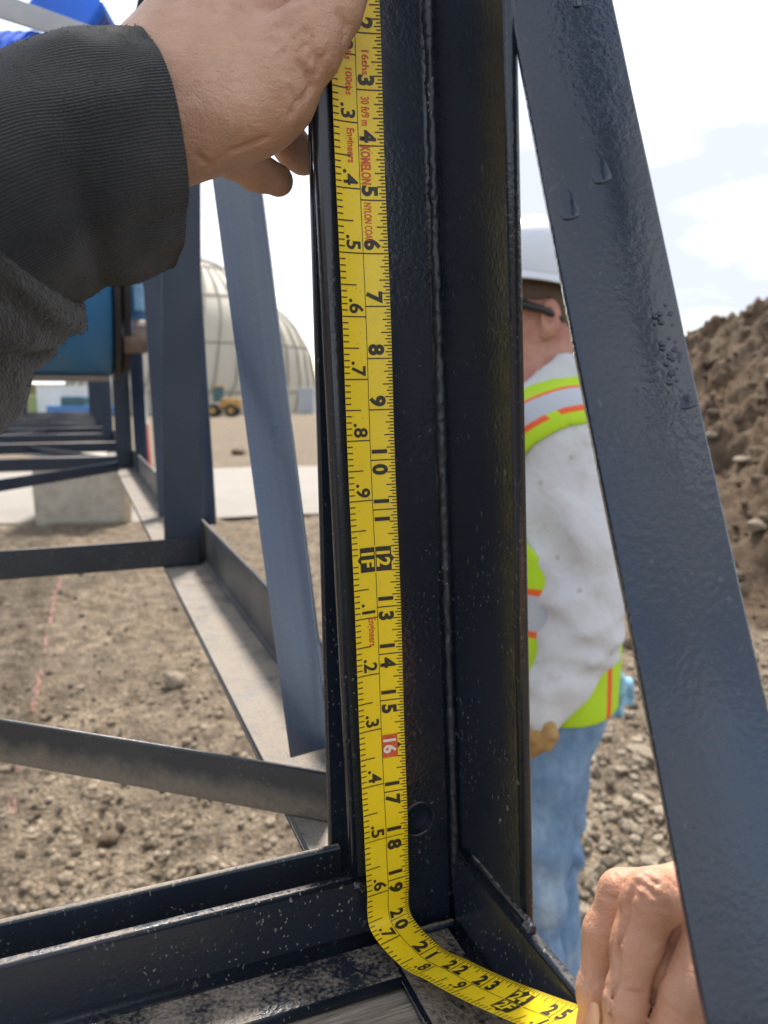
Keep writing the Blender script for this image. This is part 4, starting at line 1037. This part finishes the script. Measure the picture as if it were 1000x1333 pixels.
for _ in range(9):
    x, y = _rg.uniform(822, 872), _rg.uniform(1138, 1186); a_ = _rg.normal(.75, .4); L_ = _rg.uniform(5, 11); _ln2.append((_rg.uniform(.0003, .00045), [(x, y), (x + L_*math.cos(a_), y + L_*math.sin(a_))]))
_gr2 = grooves(pull, _ln2, .24)
def pull_c(p):
    d = pull(p)
    for a, b, r in _gr2: d = smax(d, -s_cone(p, a, b, r, r), .0010)
    return d
pts_ = np.array([P(x, y, D) for x in (745, 1120) for y in (1090, 1440) for D in (.24, .35)])
sdf_part('hand', pull_c, pts_.min(0)-.004, pts_.max(0)+.004, .0011, SKIN2, per2, 0)
for (x, y, D, w, h, tl) in ((769, 1324, .2925, .0034, .0075, .12),):
    v = []; f = []; c = P(x, y, D)
    for i in range(9):
        for k in range(9):
            a = (k/8-.5)*1.9; s = i/8; ww = w*(1 - .35*max(0, .35-s)/.35)
            v.append(c + (RT*(math.sin(a)*ww + tl*(s-.5)*-h) - UP*(s-.5)*2*h*.8 - FW*(math.cos(a)-1)*-.0028*1.0) - FW*.0006)
    for i in range(8):
        for k in range(8): a = i*9+k; f.append((a, a+1, a+10, a+9))
    part('finger_nail', v, f, NAIL, per2, True)
#/HANDS#
#MAN#
# ------------------------------------------------------------------ worker standing behind the post
MD = 1.55
man = root('person', P(735, 900, MD)*A(1, 1, 0), 'worker behind the post in white hard hat, white hoodie, lime safety vest and jeans', 'person')
def Q(px, py, b=0.0): return P(px, py, MD - b)          # b: metres towards the viewer from the body's mid plane
K = MD/FPX
tow = -unit(A(FW[0], FW[1], 0)); bax = (RT, tow, A(0, 0, 1))    # rows: back, towards viewer, up
def base(p):
    d = smin(torso(p), s_ell(p, Q(742, 512), (.085, .115, .075), bax), .03)
    return smin(d, s_cone(p, Q(690, 530, .06), Q(735, 488, .07), .035, .04), .03)
def torso(p):
    d = s_ell(p, Q(714, 660), (.135, .205, .20), bax)
    d = smin(d, s_ell(p, Q(710, 780), (.130, .185, .20), bax), .06)
    d = smin(d, s_ell(p, Q(714, 885), (.120, .18, .22), bax), .05)
    d = smin(d, s_cone(p, Q(728, 560, .13), Q(728, 560, -.13), .075, .075), .06)
    d = smin(d, s_cone(p, Q(716, 545, .03), Q(735, 520, -.02), .085, .075), .05)
    return d
def arm(p):
    d = chain(p, [(Q(742, 590, .145), .074), (Q(760, 690, .175), .064), (Q(764, 785, .185), .062), (Q(757, 832, .19), .061)], .03)
    d = smin(d, chain(p, [(Q(757, 830, .19), .061), (Q(730, 885, .205), .050), (Q(708, 932, .225), .036)], .02), .03)
    return d
def far_arm(p): return chain(p, [(Q(728, 585, -.16), .075), (Q(715, 720, -.21), .062), (Q(660, 800, -.20), .05), (Q(600, 800, -.16), .038)], .03)
def fold(p, amp=.010):
    n1 = vnoise3(p*A(10, 10, 7) + p[:, [2, 2, 0]]*5 + 3); n2 = vnoise3(p*A(21, 21, 15) + p[:, [2, 0, 1]]*9)
    return amp*(1.7*np.abs(n1) + .9*np.abs(n2) - .4) + .25*amp*(1.2*vnoise3(p*A(11, 11, 9) + p[:, [2, 2, 0]]*6) + .9*vnoise3(p*A(26, 26, 20) + p[:, [2, 0, 1]]*12))
def hoodie(p):
    d = smin(base(p), arm(p), .022); d = smin(d, far_arm(p), .03)
    z = p[:, 2]; zc = Q(735, 893)[2]
    am = arm(p); d = np.where(am < torso(p) - .01, d, smax(d, zc - z, .012))
    # neck opening and cuff
    d = smax(d, -s_cone(p, Q(703, 520), Q(712, 440), .062, .075), .015)
    cr_ = .011*np.sin((p @ UP)*80 + (p @ RT)*22 + 9*vnoise3(p*9))*np.exp(-((p - Q(735, 860, .22))**2).sum(1)/.018)
    fo = .012*np.sin((p @ (UP*.75 + RT*.65))*62 + 8*vnoise3(p*8))*np.exp(-((p - Q(712, 730, .24))**2).sum(1)/.010)
    ph_ = (p @ (UP*.9 - RT*.45))*58 + 7*vnoise3(p*7); wr = (.6 - np.abs(np.sin(ph_)))*.009*np.exp(-((p - Q(740, 850, .2))**2).sum(1)/.02) + (.6 - np.abs(np.sin((p @ (UP*.55 + RT*.85))*40 + 8*vnoise3(p*6))))*.003
    return d + fold(p)*.35 + cr_*.45 + fo*.9 - wr
lo_, hi_ = A(.35, .75, .7), A(1.45, 1.95, 1.72)
m = NT('white hoodie'); c = m.mix(m.noise(14, 4), (.50, .50, .51), (.60, .60, .60)); c = m.mix(m.ramp(m.noise(9, 5, .65), [(.54, 0), (.74, .5)]), c, (.34, .285, .225))
c = m.mix(m.ramp(m.vor(17), [(.05, .55), (.11, 0)]), c, (.26, .21, .16)); m.col(c); m.set(Roughness=.95, Specular__IOR__Level=.15); m.bump(m.noise(60, 5), .5, .006); HOOD = m.m
sdf_part('hoodie', hoodie, lo_, hi_, .0075, HOOD, man, 1)
# vest: shell over the hoodie with armhole bands
sh = Q(765, 650, .2)
def vest(p):
    t = base(p) + fold(p)*.35
    d = np.maximum(np.abs(t - .004) - .006, -1)
    q = p - sh; side = q @ tow; r = np.hypot(q @ RT, q[:, 2])
    rr = np.hypot((q @ RT), (q[:, 2])*.80)
    d = smax(d, .130 - r, .004)                       # armholes
    d = smax(d, np.where(p[:, 2] > sh[2] - .02, r - .215, -1.0), .004)
    zt = Q(735, 898)[2]; d = smax(d, zt - p[:, 2] + .06*0, .004)
    return d
m = NT('safety vest'); gp = m.P(); vs = m.n('ShaderNodeVectorMath', _operation='SUBTRACT'); m.l(gp, vs.inputs[0]); vs.inputs[1].default_value = tuple(sh)
dx = m.n('ShaderNodeVectorMath', _operation='DOT_PRODUCT'); m.l(vs.outputs[0], dx.inputs[0]); dx.inputs[1].default_value = tuple(RT)
zz = m.sep(vs.outputs[0])[2]; rr = m.math('SQRT', m.math('ADD', m.math('POWER', dx.outputs['Value'], 2.0), m.math('POWER', m.math('MULTIPLY', zz, 1.0), 2.0)))
LIME = (.44, .66, .010); ORG = (.72, .10, .010); SIL = (.42, .44, .48)
def band(x, a, b): return m.math('MULTIPLY', m.math('GREATER_THAN', x, a), m.math('LESS_THAN', x, b))
upm = m.math('GREATER_THAN', zz, -.02)
c = m.mix(m.noise(30, 3), LIME, tuple(x*.88 for x in LIME))
dash = m.math('GREATER_THAN', m.math('SINE', m.math('MULTIPLY', m.math('ADD', dx.outputs['Value'], zz), 55.0)), -.75)
c = m.mix(m.math('MULTIPLY', upm, m.math('MULTIPLY', band(rr, .155, .165), dash)), c, ORG)
c = m.mix(m.math('MULTIPLY', upm, band(rr, .165, .195)), c, SIL); c = m.mix(m.math('MULTIPLY', upm, band(rr, .195, .199)), c, ORG)
zw = m.sep(gp)[2]; zs1 = float(Q(697, 745, 0)[2]); zs2 = float(Q(697, 787, 0)[2])
c = m.mix(band(zw, zs2, zs1), c, SIL); c = m.mix(band(zw, zs1, zs1+.012), c, ORG); c = m.mix(band(zw, zs2-.012, zs2), c, ORG)
c = m.mix(m.math('MULTIPLY', m.math('LESS_THAN', zz, -.22), band(dx.outputs['Value'], .046, .058)), c, ORG)
m.col(c); m.set(Roughness=.7); m.bump(m.noise(120, 4), .3, .003); VEST = m.m
sdf_part('safety_vest', vest, lo_, hi_, .006, VEST, man, 1)
# jeans
def jeans(p):
    d = s_ell(p, Q(712, 905), (.108, .17, .11), bax)
    a = chain(p, [(Q(718, 915, .09), .092), (Q(704, 990, .095), .084), (Q(690, 1090, .10), .068), (Q(684, 1140, .10), .068), (Q(690, 1290, .10), .060), (Q(694, 1430, .10), .056)], .03)
    b = chain(p, [(Q(716, 915, -.08), .092), (Q(712, 1010, -.08), .084), (Q(708, 1110, -.085), .074), (Q(712, 1200, -.09), .068), (Q(722, 1330, -.09), .062), (Q(728, 1440, -.09), .058)], .03)
    d = smin(smin(d, a, .04), b, .03); z = p[:, 2]
    kn = .010*np.sin((p @ (UP + RT*.35))*62 + 8*vnoise3(p*8))*np.exp(-((z - Q(700, 1130)[2])/.11)**2)
    return smax(d, z - Q(735, 868)[2], .01) + kn*.7 + fold(p*A(1, 1, .45), .012)
m = NT('denim'); n = m.noise(10, 5, .6); c = m.mix(m.ramp(n, [(.32, 0), (.68, 1)]), (.085, .165, .29), (.26, .37, .49)); c = m.mix(m.ramp(m.noise(5, 3), [(.55, 0), (.75, .4)]), c, (.42, .42, .40))
c = m.mix(m.ramp(m.noise(30, 4, .7, None, (1, 1, .25)), [(.42, .5), (.6, 0)]), c, (.09, .17, .29)); m.col(c); m.set(Roughness=.9); m.bump(m.noise(45, 5), .6, .012); DENIM = m.m
sdf_part('jeans', jeans, A(.35, .75, .10), A(1.4, 1.9, 1.05), .008, DENIM, man, 1)
# boots
BOOT = simple('boot leather', (.16, .10, .05), .7)
for bx_, bb_ in ((694, .10), (728, -.09)):
    a0 = Q(bx_, 1440, bb_); a0[2] = .0
    def boot(p, a0=a0):
        h = chain(p, [(a0 + A(0,0,.16), .058), (a0 + A(0,0,.06), .055)], .02)
        return smax(smin(h, s_cone(p, a0 + RT*.05 + A(0,0,.05), a0 - RT*.17 + A(0,0,.045), .05, .045), .03), .003 - p[:, 2], .004)
    sdf_part('boot', boot, a0 - A(.3, .3, .02), a0 + A(.3, .3, .27), .01, BOOT, man, 1)
# head
HC = Q(702, 398)
def head(p):
    d = s_ell(p, HC, (.096, .077, .115), bax)
    d = smin(d, s_ell(p, Q(680, 440), (.060, .058, .062), bax), .03)           # jaw
    d = smin(d, s_cone(p, Q(705, 440), Q(700, 530), .062, .070), .03)          # neck
    d = smin(d, s_cone(p, Q(641, 408), Q(631, 425), .011, .015), .012)         # nose
    d = smin(d, s_ell(p, Q(648, 452), (.014, .024, .012), bax), .012)          # mouth
    d = smin(d, s_ell(p, Q(654, 472), (.020, .024, .016), bax), .016)          # chin
    for s in (1, -1):
        d = smax(d, -s_ell(p, Q(648, 403, s*.033), (.014, .017, .012), bax), .01)
        e = s_ell(p, Q(717, 414, s*.085), (.020, .013, .037), bax); e = smax(e, -s_ell(p, Q(714, 412, s*.101), (.012, .012, .024), bax), .003)
        d = smin(d, e, .005); d = smin(d, s_ell(p, Q(710, 436, s*.076), (.009, .007, .011), bax), .006)
    return d + .0015*vnoise3(p*50)
m_skin3 = skin_mat('skin flushed', (.40, .165, .12), (.53, .28, .205))
a_, b_ = HC - A(.16, .16, .24), HC + A(.16, .16, .16)
sdf_part('head', head, a_, b_, .003, m_skin3, man, 1)
def hair(p):
    d = np.abs(s_ell(p, HC, (.096, .077, .115), bax) - .002) - .003
    d = smin(d, d, .001); q = p - HC
    d = smax(d, -(q @ RT) - .004 + .35*np.maximum(0, -q[:, 2]), .004); d = smax(d, -.085 - q[:, 2] - (q @ RT)*.3, .004)
    top = np.abs(s_ell(p, HC, (.096, .077, .115), bax) - .002) - .003; top = smax(top, .003 - q[:, 2], .004)
    d = np.minimum(d, top)
    return smax(d, -(s_ell(p, Q(714, 415, .08), (.026, .03, .04), bax)), .003) + .002*vnoise3(p*160)
m = NT('hair'); m.col(m.mix(m.noise(300, 3), (.055, .035, .022), (.17, .11, .07))); m.set(Roughness=.7); m.bump(m.noise(400, 3), .5, .003)
sdf_part('hair', hair, a_, b_, .0028, m.m, man, 1)
HB = simple('hard hat shell', (.60, .62, .66), .28, .04, 5); BLK2 = simple('glasses black', (.012, .012, .014), .35)
ht = math.radians(10); hup = unit(A(0,0,1)*math.cos(ht) + RT*math.sin(ht)); hbk = unit(RT*math.cos(ht) - A(0,0,1)*math.sin(ht)); hax = (hbk, tow, hup)
hc_ = Q(700, 366)
v = []; f = []; N1, N2 = 48, 18
for i in range(N2+1):
    ph_ = i/N2*math.pi/2
    for k in range(N1):
        a = 2*math.pi*k/N1; r = math.sin(ph_); rg = 1 + .05*math.exp(-(math.sin(a)*r/.16)**2)*math.cos(ph_)
        v.append(hc_ + hbk*.140*r*math.cos(a) + tow*.116*r*math.sin(a) + hup*(.120*math.cos(ph_)*rg))
for i in range(N2):
    for k in range(N1): a = i*N1+k; b = i*N1+(k+1) % N1; f.append((a, b, b+N1, a+N1))
hat = part('hard_hat', v, f, HB, man, True)
v = []; f = []
for i, (s, dz) in enumerate(((.99, .004), (1.0, -.004), (1.045, -.010), (1.10, -.013), (1.105, -.017), (1.09, -.018), (.97, -.012))):
    for k in range(N1):
        a = 2*math.pi*k/N1; ex = 1 + (.20*max(0, -math.cos(a))**3 if i in (2, 3, 4, 5) else 0)*(1 if i > 2 else .4)
        v.append(hc_ + hbk*.140*s*math.cos(a)*ex + tow*.116*s*math.sin(a) + hup*(dz - (.02*max(0, -math.cos(a))**2 if i > 2 else 0)))
for i in range(6):
    for k in range(N1): a = i*N1+k; b = i*N1+(k+1) % N1; f.append((a, b, b+N1, a+N1))
part('brim', v, f, HB, hat, True)
gl = MB()
for s in (1, -1): gl.add(*tube_vf([Q(648, 392, s*.066), Q(684, 397, s*.088), Q(710, 404, s*.097), Q(733, 416, s*.088)], [.008, .009, .007, .004], 8))
gl.add(*tube_vf([Q(648, 392, .066), Q(641, 392, .0), Q(648, 392, -.066)], .004, 8))
glasses = gl.build('safety_glasses', BLK2, man, True)
for s in (1, -1):
    v, f = tube_vf([Q(644, 402, s*.05) , Q(640, 402, s*.02)], [.02, .022], 14); part('lens', v, f, GL, glasses, True)
# gloved hand at the pocket
GLV = simple('tan leather glove', (.33, .20, .07), .8, .35, 40, 0, .5, 120)
def glove(p):
    d = s_ell(p, Q(704, 952, .228), (.027, .019, .030), bax)
    d = smin(d, s_cone(p, Q(709, 935, .226), Q(704, 952, .228), .027, .024), .01)
    for i, (x, y) in enumerate(((711, 958), (703, 963), (695, 963), (688, 958))):
        b = .236 - i*.012; d = smin(d, chain(p, [(Q(x+2, y-6, b), .0098), (Q(x-4, y+12, b+.006), .0092), (Q(x-12, y+19, b-.006), .0085)], .003), .0015)
    return smin(d, chain(p, [(Q(714, 945, .25), .013), (Q(718, 958, .255), .012), (Q(712, 972, .252), .010)], .004), .004) + .002*vnoise3(p*80)
c_ = Q(706, 955, .228); sdf_part('glove', glove, c_ - .1, c_ + .1, .0035, GLV, man, 1)
# pale blue glove hanging from the back pocket
def rag(p):
    d = chain(p, [(Q(778, 905, .06), .020), (Q(796, 893, .07), .026), (Q(808, 890, .07), .020)], .012)
    for x0, y0, x1, y1 in ((800, 895, 806, 925), (806, 892, 814, 915), (796, 900, 797, 928), (810, 890, 817, 902)):
        d = smin(d, s_cone(p, Q(x0, y0, .07), Q(x1, y1, .075), .015, .012), .006)
    return d + .010*vnoise3(p*55) + .004*np.sin((p @ RT)*260)
c_ = Q(798, 905, .07)
g2 = sdf_part('work_glove', rag, c_ - .09, c_ + .09, .0038, simple('pale blue cloth', (.24, .42, .55), .9, .25, 30, 0, .4, 80), None, 1)
tag(g2, 'pale blue work glove hanging from the back pocket of the jeans', 'glove')
#/MAN#
